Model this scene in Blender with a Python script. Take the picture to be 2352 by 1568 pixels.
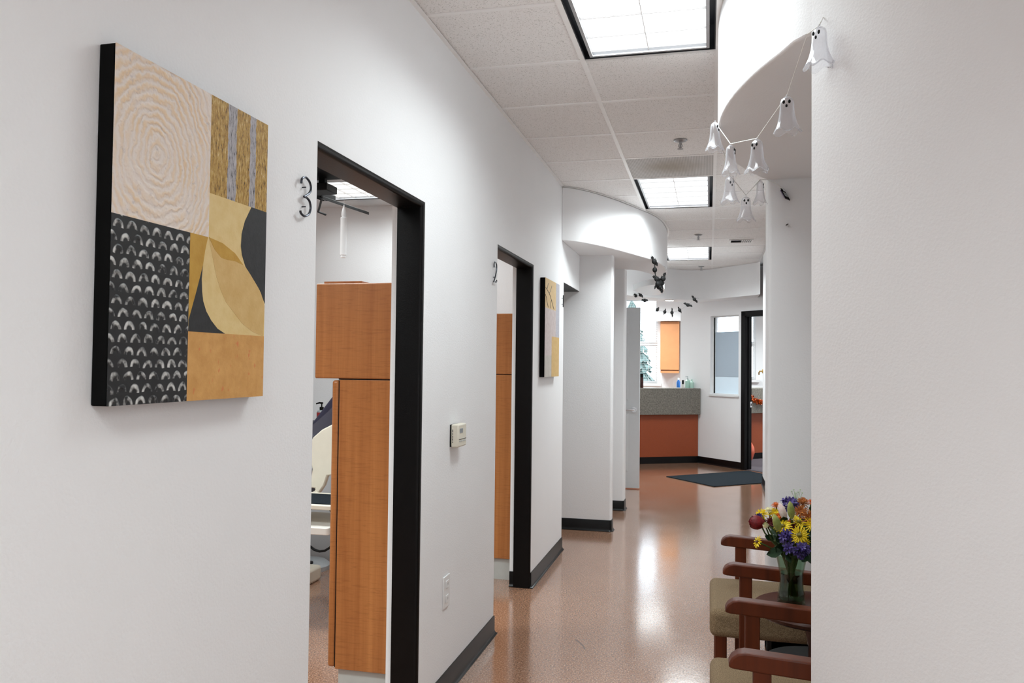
import bpy, math, random
from mathutils import Vector, Matrix

SC = bpy.context.scene
for o in list(bpy.data.objects):
    bpy.data.objects.remove(o, do_unlink=True)
COL = SC.collection
PI = math.pi
random.seed(7)

# ------------------------------------------------------------------ camera
cam_d = bpy.data.cameras.new('camera')
cam = bpy.data.objects.new('camera', cam_d)
COL.objects.link(cam)
YAW, PITCH, ROLL = 0.240594, 0.0276555, 0.0111221
_f = Vector((-math.sin(YAW) * math.cos(PITCH), math.cos(YAW) * math.cos(PITCH), math.sin(PITCH)))
_r = Vector((math.cos(YAW), math.sin(YAW), 0))
_u = _r.cross(_f)
_r2 = math.cos(ROLL) * _r + math.sin(ROLL) * _u
_u2 = -math.sin(ROLL) * _r + math.cos(ROLL) * _u
_m = Matrix((_r2, _u2, -_f)).transposed().to_4x4()
_m.translation = (0, 0, 1.475)
cam.matrix_world = _m
cam_d.sensor_width = 36
cam_d.lens = 1849.7 / 2352 * 36
cam_d.clip_start = 0.05
SC.camera = cam

# ------------------------------------------------------------------ world, exposure
W = bpy.data.worlds.new('World')
SC.world = W
W.use_nodes = True
W.node_tree.nodes['Background'].inputs[0].default_value = (0.80, 0.90, 1.0, 1)
W.node_tree.nodes['Background'].inputs[1].default_value = 5
SC.view_settings.view_transform = 'Standard'
SC.view_settings.look = 'None'
SC.view_settings.gamma = 1
SC.view_settings.use_curve_mapping = False
SC.view_settings.exposure = 0.0
LAMP = 1.9           # glow of the diffusers themselves
WATT = 31.0           # fluorescent light thrown down by each hall fixture
WATT_ROOM = 30.0      # the same in the treatment room
SPREAD = 148          # cut-off of the louvres, degrees

# ------------------------------------------------------------------ materials
def s(r, g, b):
    def c(v):
        v /= 255
        return v / 12.92 if v <= 0.04045 else ((v + 0.055) / 1.055) ** 2.4
    return (c(r), c(g), c(b), 1)

class NT:
    def __init__(self, name):
        self.m = bpy.data.materials.new(name)
        self.m.use_nodes = True
        self.t = self.m.node_tree
        self.b = self.t.nodes['Principled BSDF']
    def n(self, typ, **kw):
        nd = self.t.nodes.new(typ)
        for k, v in kw.items():
            if k.startswith('i_'):
                nd.inputs[k[2:].replace('_', ' ')].default_value = v
            else:
                setattr(nd, k, v)
        return nd
    def l(self, a, b):
        self.t.links.new(a, b)
    def obj(self, scale=(1, 1, 1), loc=(0, 0, 0)):
        tc = self.n('ShaderNodeTexCoord')
        mp = self.n('ShaderNodeMapping')
        mp.inputs['Scale'].default_value = scale
        mp.inputs['Location'].default_value = loc
        self.l(tc.outputs['Object'], mp.inputs['Vector'])
        return mp.outputs[0]
    def noise(self, vec, scale, detail=2, rough=.5, dist=0):
        nd = self.n('ShaderNodeTexNoise')
        nd.inputs['Scale'].default_value = scale
        nd.inputs['Detail'].default_value = detail
        nd.inputs['Roughness'].default_value = rough
        nd.inputs['Distortion'].default_value = dist
        self.l(vec, nd.inputs['Vector'])
        return nd.outputs['Fac']
    def ramp(self, fac, stops, interp='LINEAR'):
        nd = self.n('ShaderNodeValToRGB')
        cr = nd.color_ramp
        cr.interpolation = interp
        while len(cr.elements) < len(stops):
            cr.elements.new(0.5)
        for e, (p, c) in zip(cr.elements, stops):
            e.position = p
            e.color = c
        self.l(fac, nd.inputs[0])
        return nd.outputs[0]
    def math(self, op, a, b=None, clamp=False):
        nd = self.n('ShaderNodeMath', operation=op)
        nd.use_clamp = clamp
        for i, v in enumerate((a, b)):
            if v is None:
                continue
            if isinstance(v, (int, float)):
                nd.inputs[i].default_value = v
            else:
                self.l(v, nd.inputs[i])
        return nd.outputs[0]
    def mix(self, fac, a, b):
        nd = self.n('ShaderNodeMix', data_type='RGBA')
        for sock, v in ((nd.inputs[0], fac), (nd.inputs[6], a), (nd.inputs[7], b)):
            if isinstance(v, (int, float)):
                sock.default_value = v
            elif isinstance(v, tuple):
                sock.default_value = v
            else:
                self.l(v, sock)
        return nd.outputs[2]
    def xyz(self, vec):
        nd = self.n('ShaderNodeSeparateXYZ')
        self.l(vec, nd.inputs[0])
        return nd.outputs
    def bump(self, h, strength=.2, dist=.002):
        nd = self.n('ShaderNodeBump')
        nd.inputs['Strength'].default_value = strength
        nd.inputs['Distance'].default_value = dist
        self.l(h, nd.inputs['Height'])
        self.l(nd.outputs[0], self.b.inputs['Normal'])
    def base(self, v):
        if isinstance(v, tuple):
            self.b.inputs['Base Color'].default_value = v
        else:
            self.l(v, self.b.inputs['Base Color'])
    def set(self, **kw):
        for k, v in kw.items():
            self.b.inputs[k.replace('_', ' ')].default_value = v

M = {}
def plain(name, col, rough=.5, metal=0, spec=.5, var=0.06, vs=20, bump=0, bs=60, bd=.001):
    t = NT(name)
    v = t.obj()
    lo = tuple(c * (1 - var) for c in col[:3]) + (1,)
    hi = tuple(min(1, c * (1 + var)) for c in col[:3]) + (1,)
    t.base(t.ramp(t.noise(v, vs, 3), [(.3, lo), (.7, hi)]))
    t.set(Roughness=rough, Metallic=metal)
    t.b.inputs['Specular IOR Level'].default_value = spec
    if bump:
        t.bump(t.noise(v, bs, 3), bump, bd)
    M[name] = t.m
    return t

plain('wall', (.88, .88, .89, 1), .55, var=.012, vs=2, bump=.35, bs=130, bd=.0022)
plain('wall_grey', (.62, .64, .66, 1), .6, var=.015, vs=2, bump=.3, bs=130, bd=.002)
plain('black_trim', s(5, 5, 6), .4, spec=.22, var=.15, bump=.35, bs=220, bd=.0012)
plain('rubber', s(9, 9, 10), .3, spec=.3, var=.2, vs=9)
plain('white_paint', (.80, .80, .80, 1), .4, var=.01)
plain('grid_white', (.96, .955, .95, 1), .4, var=.02)
plain('door_white', (.70, .73, .75, 1), .45, var=.012)
plain('dark_slot', s(20, 24, 30), .5)
plain('grey_metal', (.42, .43, .45, 1), .35, .6)
plain('chrome', (.75, .76, .78, 1), .18, 1, var=.02)
plain('dark_chrome', (.05, .055, .07, 1), .22, .7, var=.02)
plain('black_plastic', s(8, 8, 9), .55, spec=.2)
plain('bat_black', s(9, 9, 10), .75, var=.2)
plain('toe_grey', s(190, 192, 188), .5, var=.03)
plain('beige_plastic', s(226, 220, 204), .45, var=.02)
plain('cream_plastic', s(232, 229, 222), .4, var=.02)
plain('navy_vinyl', s(40, 40, 60), .35, var=.1)
plain('candle_wax', s(250, 250, 251), .45, var=.01)
plain('canvas_edge', s(5, 5, 5), .75, spec=.12, var=.2)
plain('mat_dark', s(30, 37, 43), .98, spec=.1, var=.25, vs=140, bump=.6, bs=300, bd=.003)
plain('carpet_dark', s(74, 66, 72), .97, var=.2, vs=120, bump=.6, bs=350, bd=.003)
plain('laminate_orange', s(150, 70, 36), .5, var=.05, vs=60)
plain('wood_light', s(206, 142, 94), .5, var=.04, vs=8)
plain('balloon', s(236, 112, 82), .22, var=.02)
plain('garland_orange', s(190, 84, 22), .3, .3, var=.6, vs=60)
plain('brass', s(206, 170, 96), .3, .8)
plain('green_gel', s(190, 226, 212), .15, var=.03)
plain('blue_label', s(36, 110, 190), .4)
plain('brown_glass', s(60, 22, 18), .15, var=.1)
plain('red_label', s(170, 40, 36), .45)
plain('clear_base', s(150, 156, 160), .2)
plain('black_cable', s(18, 18, 20), .5)
plain('light_grey', s(178, 184, 188), .4)
for nm_, c_ in (('film_grey', s(206, 211, 217)), ('film_white', s(240, 245, 249))):
    t = NT(nm_)
    a_ = t.n('ShaderNodeBsdfDiffuse'); a_.inputs[0].default_value = c_
    b_ = t.n('ShaderNodeBsdfTranslucent'); b_.inputs[0].default_value = c_
    m_ = t.n('ShaderNodeMixShader'); m_.inputs[0].default_value = .5
    t.l(a_.outputs[0], m_.inputs[1]); t.l(b_.outputs[0], m_.inputs[2]); t.l(m_.outputs[0], t.t.nodes['Material Output'].inputs[0])
    M[nm_] = t.m
plain('string_white', s(240, 240, 236), .6)
plain('string_grey', s(120, 120, 118), .6)
plain('evergreen', s(96, 112, 106), .8, var=.4, vs=8)
plain('purple_lights', s(110, 100, 140), .3)

t = NT('ceiling_tile')
v = t.obj()
pits = t.noise(v, 190, 2, .6)
t.base(t.ramp(pits, [(.30, (.42, .41, .40, 1)), (.40, (.90, .89, .88, 1)), (.6, (.94, .93, .925, 1))]))
t.set(Roughness=.9)
t.bump(pits, .3, .002)
M['ceiling_tile'] = t.m

t = NT('vent_panel')
v = t.obj()
x, y, z = t.xyz(v)
vor = t.n('ShaderNodeTexVoronoi')
vor.inputs['Scale'].default_value = 95
vor.inputs['Randomness'].default_value = 0
t.l(v, vor.inputs['Vector'])
holes = t.ramp(vor.outputs['Distance'], [(.28, (.30, .29, .28, 1)), (.36, (.68, .67, .66, 1))])
dx = t.math('DIVIDE', t.math('SUBTRACT', x, .3), .26)
dy = t.math('DIVIDE', t.math('SUBTRACT', y, .28), .26)
rr = t.math('SQRT', t.math('ADD', t.math('MULTIPLY', dx, dx), t.math('MULTIPLY', dy, dy)))
rr = t.math('ADD', rr, t.math('MULTIPLY', t.math('SUBTRACT', t.noise(v, 6, 3), .5), .6))
st = t.ramp(rr, [(.2, (.75, .75, .75, 1)), (1.0, (0, 0, 0, 1))])
t.base(t.mix(st, holes, (.33, .28, .21, 1)))
t.set(Roughness=.6)
M['vent_panel'] = t.m

t = NT('floor')
v = t.obj()
sp = t.noise(v, 125, 3, .75)
sp2 = t.noise(v, 60, 2, .5)
c1 = t.ramp(sp, [(.35, s(84, 52, 36)), (.45, s(152, 109, 84)), (.55, s(168, 125, 99)), (.65, s(226, 190, 164))])
c2 = t.ramp(sp2, [(.3, s(134, 97, 76)), (.7, s(176, 136, 112))])
big = t.ramp(t.noise(v, 1.1, 3), [(.35, (.94, .94, .94, 1)), (.7, (1, 1, 1, 1))])
cc = t.mix(.2, c1, c2)
mm = t.n('ShaderNodeMix', data_type='RGBA', blend_type='MULTIPLY')
mm.inputs[0].default_value = 1
t.l(cc, mm.inputs[6]); t.l(big, mm.inputs[7])
# a dark heel mark on the floor
x, y, z = t.xyz(v)
a = t.math('SUBTRACT', x, -.65); b = t.math('SUBTRACT', y, 4.263)
al = t.math('ADD', t.math('MULTIPLY', a, .478), t.math('MULTIPLY', b, -.878))
pe = t.math('ADD', t.math('MULTIPLY', a, .878), t.math('MULTIPLY', b, .478))
pe = t.math('ADD', pe, t.math('MULTIPLY', al, t.math('MULTIPLY', al, 1.5)))
mk = t.math('MULTIPLY', t.math('LESS_THAN', t.math('ABSOLUTE', al), .075), t.math('LESS_THAN', t.math('ABSOLUTE', pe), .0045))
t.base(t.mix(t.math('MULTIPLY', mk, .7), mm.outputs[2], s(70, 50, 42)))
t.l(t.ramp(t.noise(v, 3, 3), [(.3, (.12, .12, .12, 1)), (.7, (.2, .2, .2, 1))]), t.b.inputs['Roughness'])
t.b.inputs['Specular IOR Level'].default_value = .5
t.set(Coat_Weight=.8, Coat_Roughness=.13, Coat_IOR=1.6)
wv = t.obj((1, 1, 1))
t.bump(t.noise(wv, 30, 3, .5), .3, .0016)
M['floor'] = t.m

def wood(name, lo, hi, dark, rough=.38, ripple=True):
    t = NT(name)
    t.b.inputs['Specular IOR Level'].default_value = .5 if ripple else .28
    g = t.noise(t.obj((14, 14, .5)), 1.3, 5, .65, .3)
    rp = t.noise(t.obj((11, 11, 150)), 1.0, 4, .65, .9)
    c = t.ramp(g, [(.28, lo), (.72, hi)])
    if ripple:
        c = t.mix(t.math('MULTIPLY', t.ramp(rp, [(.50, (0, 0, 0, 1)), (.70, (1, 1, 1, 1))]), .36), c, dark)
    t.base(c)
    t.set(Roughness=rough)
    M[name] = t.m
wood('cherry', s(156, 92, 44), s(190, 124, 68), s(116, 62, 28))
wood('chair_wood', s(70, 29, 12), s(100, 44, 19), s(58, 24, 14), .4, False)
wood('table_wood', s(70, 42, 36), s(88, 54, 44), s(50, 28, 22), .25, False)

t = NT('tweed')
v = t.obj()
w = t.noise(v, 300, 2, .7)
t.base(t.ramp(w, [(.3, s(92, 74, 52)), (.5, s(126, 105, 78)), (.7, s(156, 134, 104))]))
t.set(Roughness=.95)
t.bump(w, .5, .002)
M['tweed'] = t.m

t = NT('laminate_grey')
v = t.obj()
w = t.noise(v, 70, 4, .8)
t.base(t.ramp(w, [(.3, s(74, 70, 64)), (.5, s(118, 113, 104)), (.7, s(152, 146, 136))]))
t.set(Roughness=.55)
M['laminate_grey'] = t.m

def emit(name, col, strength):
    t = NT(name)
    e = t.n('ShaderNodeEmission')
    e.inputs[0].default_value = col
    e.inputs[1].default_value = strength
    t.l(e.outputs[0], t.t.nodes['Material Output'].inputs[0])
    M[name] = t.m
emit('lamp_panel', (.97, .99, 1, 1), LAMP)
emit('lamp_panel_room', (1, .99, .96, 1), LAMP)
emit('can_lamp', (1, .97, .92, 1), 12)

def glassy(name, tint, gloss_col, fac, rough=.05):
    t = NT(name)
    tr = t.n('ShaderNodeBsdfTransparent'); tr.inputs[0].default_value = tint
    gl = t.n('ShaderNodeBsdfGlossy'); gl.inputs[0].default_value = gloss_col
    gl.inputs['Roughness'].default_value = rough
    fr = t.n('ShaderNodeLayerWeight'); fr.inputs[0].default_value = .5
    mx = t.n('ShaderNodeMixShader')
    f = t.math('ADD', t.math('MULTIPLY', t.math('POWER', fr.outputs['Facing'], 4), .8), fac, True)
    t.l(f, mx.inputs[0]); t.l(tr.outputs[0], mx.inputs[1]); t.l(gl.outputs[0], mx.inputs[2])
    t.l(mx.outputs[0], t.t.nodes['Material Output'].inputs[0])
    M[name] = t.m
glassy('pane', (.97, .99, 1, 1), (1, 1, 1, 1), .0, .02)
t = NT('clear_plastic')
tr = t.n('ShaderNodeBsdfTransparent'); tr.inputs[0].default_value = (.97, .97, .98, 1)
gl = t.n('ShaderNodeBsdfGlossy'); gl.inputs['Roughness'].default_value = .12
df = t.n('ShaderNodeBsdfTranslucent'); df.inputs[0].default_value = (.9, .91, .95, 1)
d2 = t.n('ShaderNodeBsdfDiffuse'); d2.inputs[0].default_value = (.9, .91, .95, 1)
ad = t.n('ShaderNodeMixShader'); ad.inputs[0].default_value = .5
t.l(df.outputs[0], ad.inputs[1]); t.l(d2.outputs[0], ad.inputs[2])
m1 = t.n('ShaderNodeMixShader'); m1.inputs[0].default_value = .45
t.l(ad.outputs[0], m1.inputs[1]); t.l(gl.outputs[0], m1.inputs[2])
fr = t.n('ShaderNodeLayerWeight'); fr.inputs[0].default_value = .5
m2 = t.n('ShaderNodeMixShader')
t.l(t.math('ADD', t.math('MULTIPLY', t.math('POWER', fr.outputs['Facing'], 2.2), .8), .045, True), m2.inputs[0])
t.l(tr.outputs[0], m2.inputs[1]); t.l(m1.outputs[0], m2.inputs[2])
t.l(m2.outputs[0], t.t.nodes['Material Output'].inputs[0])
M['clear_plastic'] = t.m
glassy('vase_glass', (.72, .82, .74, 1), (1, 1, 1, 1), .04, .04)
glassy('wrap', (.85, .87, .95, 1), (1, 1, 1, 1), .08, .12)

# ------------------------------------------------------------------ mesh helpers
class MB:
    def __init__(self):
        self.v = []; self.f = []
    def add(self, vs, fs):
        k = len(self.v)
        self.v += [tuple(p) for p in vs]
        self.f += [tuple(i + k for i in f) for f in fs]
        return self
    def box(self, x0, x1, y0, y1, z0, z1):
        return self.add([(x0, y0, z0), (x1, y0, z0), (x1, y1, z0), (x0, y1, z0), (x0, y0, z1), (x1, y0, z1), (x1, y1, z1), (x0, y1, z1)],
                        [(0, 3, 2, 1), (4, 5, 6, 7), (0, 1, 5, 4), (1, 2, 6, 5), (2, 3, 7, 6), (3, 0, 4, 7)])
    def prism(self, poly, z0, z1):
        n = len(poly)
        ar = sum(poly[i][0] * poly[(i + 1) % n][1] - poly[(i + 1) % n][0] * poly[i][1] for i in range(n))
        if ar < 0:
            poly = poly[::-1]
        vs = [(p[0], p[1], z0) for p in poly] + [(p[0], p[1], z1) for p in poly]
        return self.add(vs, [tuple(range(n))[::-1], tuple(range(n, 2 * n))] + [(i, (i + 1) % n, (i + 1) % n + n, i + n) for i in range(n)])
    def slab(self, poly3, off):
        """planar 3D polygon thickened by vector off"""
        n = len(poly3); o = Vector(off)
        vs = [Vector(p) for p in poly3] + [Vector(p) + o for p in poly3]
        return self.add(vs, [tuple(range(n)), tuple(range(n, 2 * n))[::-1]] + [(i, i + n, (i + 1) % n + n, (i + 1) % n) for i in range(n)])
    def tube(self, pts, r, seg=8, caps=True):
        pts = [Vector(p) for p in pts]
        n = len(pts)
        rs = r if isinstance(r, (list, tuple)) else [r] * n
        vs, fs = [], []
        ref = None
        for i, p in enumerate(pts):
            d = (pts[min(i + 1, n - 1)] - pts[max(i - 1, 0)])
            d = d.normalized() if d.length > 1e-9 else Vector((0, 0, 1))
            if ref is None:
                ref = Vector((0, 0, 1)) if abs(d.z) < .9 else Vector((1, 0, 0))
            a = d.cross(ref).normalized(); b = d.cross(a).normalized()
            ref = -b if False else (a.cross(d)).normalized()
            for k in range(seg):
                t_ = 2 * PI * k / seg
                vs.append(p + (a * math.cos(t_) + b * math.sin(t_)) * rs[i])
        for i in range(n - 1):
            for k in range(seg):
                k2 = (k + 1) % seg
                fs.append((i * seg + k, i * seg + k2, (i + 1) * seg + k2, (i + 1) * seg + k))
        if caps:
            fs.append(tuple(range(seg))[::-1]); fs.append(tuple((n - 1) * seg + k for k in range(seg)))
        return self.add(vs, fs)
    def lathe(self, prof, c=(0, 0, 0), seg=20, wave=None):
        vs, fs = [], []
        n = len(prof)
        for i, (r, z) in enumerate(prof):
            for k in range(seg):
                a = 2 * PI * k / seg
                rr, zz = (r, z) if wave is None else wave(r, z, a)
                vs.append((c[0] + rr * math.cos(a), c[1] + rr * math.sin(a), c[2] + zz))
        for i in range(n - 1):
            for k in range(seg):
                k2 = (k + 1) % seg
                fs.append((i * seg + k, i * seg + k2, (i + 1) * seg + k2, (i + 1) * seg + k))
        if prof[0][0] > 1e-6: pass
        fs.append(tuple(range(seg))[::-1]); fs.append(tuple((n - 1) * seg + k for k in range(seg)))
        return self.add(vs, fs)
    def ball(self, c, rx, ry=None, rz=None, seg=14, rings=9):
        ry = ry or rx; rz = rz or rx
        vs, fs = [], []
        for i in range(rings + 1):
            th = PI * i / rings
            for k in range(seg):
                a = 2 * PI * k / seg
                vs.append((c[0] + rx * math.sin(th) * math.cos(a), c[1] + ry * math.sin(th) * math.sin(a), c[2] - rz * math.cos(th)))
        for i in range(rings):
            for k in range(seg):
                k2 = (k + 1) % seg
                fs.append((i * seg + k, i * seg + k2, (i + 1) * seg + k2, (i + 1) * seg + k))
        return self.add(vs, fs)
    def sweep(self, prof, path, closed=False):
        """prof [(n,z)] swept along plan path; n is measured to the right of travel"""
        P = [Vector((p[0], p[1])) for p in path]
        n = len(P); m = len(prof)
        vs, fs = [], []
        for i in range(n):
            d1 = (P[i] - P[i - 1]).normalized() if i > 0 else None
            d2 = (P[i + 1] - P[i]).normalized() if i < n - 1 else None
            d1 = d1 or d2; d2 = d2 or d1
            n1 = Vector((d1.y, -d1.x)); n2 = Vector((d2.y, -d2.x))
            mi = (n1 + n2)
            mi = mi.normalized() / max(.3, mi.normalized().dot(n1))
            for (o, z) in prof:
                q = P[i] + mi * o
                vs.append((q.x, q.y, z))
        for i in range(n - 1):
            for k in range(m):
                k2 = (k + 1) % m
                fs.append((i * m + k, (i + 1) * m + k, (i + 1) * m + k2, i * m + k2))
        fs.append(tuple(range(m))); fs.append(tuple((n - 1) * m + k for k in range(m))[::-1])
        return self.add(vs, fs)

def root_of(o):
    while o.parent:
        o = o.parent
    return o

def build(name, mb, mat, parent=None, smooth=True, bevel=0, angle=38, seg=2, local=False):
    me = bpy.data.meshes.new(name)
    off = Vector((0, 0, 0))
    if parent is not None and not local:
        off = root_of(parent).location
    me.from_pydata([(p[0] - off.x, p[1] - off.y, p[2] - off.z) for p in mb.v], [], mb.f)
    me.update()
    if smooth:
        me.polygons.foreach_set('use_smooth', [True] * len(me.polygons))
        me.set_sharp_from_angle(angle=math.radians(angle))
    me.materials.append(M[mat] if isinstance(mat, str) else mat)
    o = bpy.data.objects.new(name, me)
    COL.objects.link(o)
    if parent is not None:
        o.parent = parent
    if bevel:
        b = o.modifiers.new('bevel', 'BEVEL')
        b.width = bevel; b.segments = seg; b.limit_method = 'ANGLE'; b.angle_limit = math.radians(50)
    return o

def tag(o, label=None, cat=None, group=None, kind=None):
    if label: o['label'] = label
    if cat: o['category'] = cat
    if group: o['group'] = group
    if kind: o['kind'] = kind
    return o

def thing(name, loc, label, cat, group=None, rz=0):
    o = bpy.data.objects.new(name, None)
    o.empty_display_size = .05
    COL.objects.link(o)
    o.location = loc
    o.rotation_euler = (0, 0, rz)
    return tag(o, label, cat, group)

def struct(name, mb, mat, label=None, **kw):
    o = build(name, mb, mat, **kw)
    o['kind'] = 'structure'
    if label: o['label'] = label
    return o

def copy_part(src, parent, name=None):
    c = src.copy(); COL.objects.link(c); c.parent = parent
    return c

def spline(pts, k=5):
    """Catmull-Rom through points"""
    P = [Vector(p) for p in pts]
    out = []
    for i in range(len(P) - 1):
        p0 = P[max(i - 1, 0)]; p1 = P[i]; p2 = P[i + 1]; p3 = P[min(i + 2, len(P) - 1)]
        for j in range(k):
            u = j / k
            out.append(.5 * ((2 * p1) + (p2 - p0) * u + (2 * p0 - 5 * p1 + 4 * p2 - p3) * u * u + (3 * p1 - p0 - 3 * p2 + p3) * u ** 3))
    out.append(P[-1])
    return [tuple(q) for q in out]

def rounded(poly, r, which=None, k=5):
    """round the given corners of a plan polygon"""
    out = []
    n = len(poly)
    for i in range(n):
        p = Vector(poly[i])
        if which is not None and i not in which:
            out.append(tuple(p)); continue
        a = (Vector(poly[i - 1]) - p).normalized(); b = (Vector(poly[(i + 1) % n]) - p).normalized()
        s0 = p + a * r; s1 = p + b * r
        for j in range(k + 1):
            u = j / k
            out.append(tuple((1 - u) ** 2 * s0 + 2 * u * (1 - u) * p + u * u * s1))
    return out

# ------------------------------------------------------------------ room shell
CH = 2.884            # ceiling height
XL = -1.14            # corridor face of the left wall
XB = -1.283           # room face of the left wall
HD = 2.135            # door head height

struct('floor', MB().box(-4.7, 4.1, -3.1, 15.6, -.1, 0), 'floor', 'glossy speckled brown sheet floor of the hallway', smooth=False)
struct('ceiling', MB().box(-4.7, 4.1, -3.1, 15.6, CH + .12, CH + .2), 'white_paint', 'white grid ceiling with speckled acoustic tiles', smooth=False)
CEIL = bpy.data.objects['ceiling']

D3 = (2.181, 3.119); D2 = (4.288, 5.232); D1 = (6.369, 7.172)
w = MB()
w.box(XB, XL, -3, D3[0], 0, CH)
w.box(XB, XL, D3[0], D3[1], HD, CH)
w.box(XB, XL, D3[1], D2[0], 0, CH)
w.box(XB, XL, D2[0], D2[1], HD, CH)
w.box(XB, XL, D2[1], D1[0], 0, CH)
w.box(XB, XL, D1[0], D1[1], HD, CH)
struct('wall_left', w, 'wall', 'long white textured wall with two black-lined doorways', smooth=False)

# black painted linings of the doorways, rounded at the corridor edge
def lining(name, y0, y1, label, jambs=True):
    tk = .022; xb = -1.253; r = .016
    arc = [(XL - .0008 - r + r * math.cos(a), r - r * math.sin(a)) for a in [PI / 2 * i / 5 for i in range(6)]]  # (x, inset)
    prof = [(xb, tk), (xb, 0)] + [(x_, q) for x_, q in [(XL - .0008 - r, 0)]] + [(XL - .0008 - r + r * math.sin(a), r - r * math.cos(a)) for a in [PI / 2 * i / 5 for i in range(1, 6)]] + [(XL - .0008, tk)]
    m = MB()
    n = len(prof)
    # section (x, q): q = 0 is the visible face inside the opening, tk towards the wall
    path = [(y0, 0, 1, 0), (y0, HD, 1, -1), (y1, HD, -1, -1), (y1, 0, -1, 0)]
    vs = []
    for (yy, zz, sy, sz) in path:
        for (x_, q) in prof:
            e = tk - q
            vs.append((x_, yy + sy * e * (.12 if sy > 0 else 1), zz + sz * e))
    fs = []
    for i in range(3):
        for k in range(n):
            k2 = (k + 1) % n
            fs.append((i * n + k, (i + 1) * n + k, (i + 1) * n + k2, i * n + k2))
    fs.append(tuple(range(n))); fs.append(tuple(3 * n + k for k in range(n))[::-1])
    m.add(vs, fs)
    struct(name, m, 'black_trim', label, angle=60)
lining('trim_1', D3[0], D3[1], 'black lining of the nearest doorway, beside the numeral 3')
lining('trim_2', D2[0], D2[1], 'black lining of the second doorway, beside the numeral 2')
struct('trim_3', MB().box(XB, XL - .004, D1[0], D1[1], HD - .004, HD), 'black_trim', 'dark head lining of the opening beside the numeral 1', smooth=False)

# piers at the far left
p1 = rounded([(-2.6, 7.172), (-.84, 7.172), (-.84, 7.30), (-2.6, 7.30)], .02, {1, 2})
struct('wall_left', MB().prism(p1, 0, 2.455), 'wall', 'short white wall face standing square to the hallway')
p2 = rounded([(-2.6, 8.235), (-.838, 8.235), (-.838, 8.42), (-2.6, 8.42)], .02, {1, 2})
struct('wall_left', MB().prism(p2, 0, 2.455).box(-2.6, -.86, 8.31, 8.42, 2.455, CH), 'wall', 'narrow white pier behind the square white wall face')
struct('wall_west', MB().box(-2.7, -2.6, 6.31, 8.42, 0, CH).box(-1.82, -1.72, 8.42, 11.7, 0, CH).box(-3.3, -1.72, 11.6, 11.7, 0, CH).box(-3.3, -3.2, 11.7, 15.5, 0, CH)
       .box(-4.7, -4.6, -3, 6.04, 0, CH).box(-4.7, -3.2, 15.5, 15.6, 0, CH), 'wall', smooth=False)
struct('wall_back', MB().box(-4.7, 4.1, -3.1, -3, 0, CH), 'wall', smooth=False)
struct('wall_east', MB().box(3.9, 4.1, -3, 15.6, 0, CH), 'wall', smooth=False)
struct('wall_partition', MB().box(-4.6, XB, 6.04, 6.3, 0, CH), 'wall', 'plain white wall at the back of the treatment room', smooth=False)
def ceil_holes(x0, x1, y0, y1, z0, z1, holes):
    xs = sorted({x0, x1} | {h[0] for h in holes} | {h[1] for h in holes})
    ys = sorted({y0, y1} | {h[2] for h in holes} | {h[3] for h in holes})
    m = MB()
    for i in range(len(xs) - 1):
        for j in range(len(ys) - 1):
            cx_, cy_ = (xs[i] + xs[i + 1]) / 2, (ys[j] + ys[j + 1]) / 2
            if any(h[0] < cx_ < h[1] and h[2] < cy_ < h[3] for h in holes): continue
            m.box(xs[i], xs[i + 1], ys[j], ys[j + 1], z0, z1)
    return m
ROOM_L = [(-2.97, -1.75, 5.17, 5.78), (-2.97, -1.75, 1.2, 1.81), (-2.97, -1.75, 3.4, 4.01)]  # first fixture is in view; the hidden ones are added fill for the room
OFF_L = [(-1.9, -.68, 13.6, 14.21), (1.2, 2.42, 13.0, 13.61)]  # unseen fixtures, added to brighten the office and waiting room
struct('ceiling', ceil_holes(-4.6, XB, -3, 6.04, 2.74, 2.76, ROOM_L), 'white_paint', 'white ceiling of the treatment room', smooth=False)
struct('ceiling', ceil_holes(-3.2, 3.9, 12.4, 15.5, CH, CH + .02, OFF_L), 'white_paint', 'white ceiling of the reception office', smooth=False)
struct('ceiling', MB().box(-2.6, XB, 6.3, 8.30, 2.455, 2.49), 'white_paint', smooth=False)

# curved soffit on the left, like a fin
fin = [(-1.14, 6.258), (-1.02, 6.376), (-.894, 6.587), (-.765, 6.881), (-.615, 7.303), (-.518, 7.601), (-.457, 7.939), (-.437, 8.27),
       (-.433, 8.50), (-.445, 8.75), (-.48, 8.93), (-.53, 8.98), (-.58, 8.90), (-.64, 8.66), (-.74, 8.37), (-.84, 8.30)]
finp = spline(fin, 5) + [(-1.14, 8.30)]
struct('trim_soffit', MB().prism(finp, 2.455, CH - .002), 'wall', 'white curved soffit swelling out from the left wall', bevel=.006)
def edge_angle(name, path, label=None):
    struct(name, MB().sweep([(0, CH - .002), (.020, CH - .002), (.020, CH - .0005), (0, CH - .0005)], path), 'grid_white', label)

# curved soffit on the right, over the chair alcove
cx, cy, R = 1.927, 3.407, 1.897
a0 = math.atan2(4.357 - cy, .285 - cx); a1 = math.atan2(2.60 - cy, 0.195 - cx) % (2 * PI)
arc = [(cx + R * math.cos(a0 + (a1 - a0) * i / 28), cy + R * math.sin(a0 + (a1 - a0) * i / 28)) for i in range(29)]
arc += [(.240, 2.520), (.285, 2.457)]
struct('trim_soffit', MB().prism(arc + [(.95, 2.457), (.95, 4.357)], 2.445, CH - .002), 'wall', 'white bowed soffit over the chair alcove', bevel=.008, seg=3).modifiers['bevel'].angle_limit = math.radians(72)
edge_angle('trim_ceiling_edge', [(p[0] - .0, p[1]) for p in arc][::-1])


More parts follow.
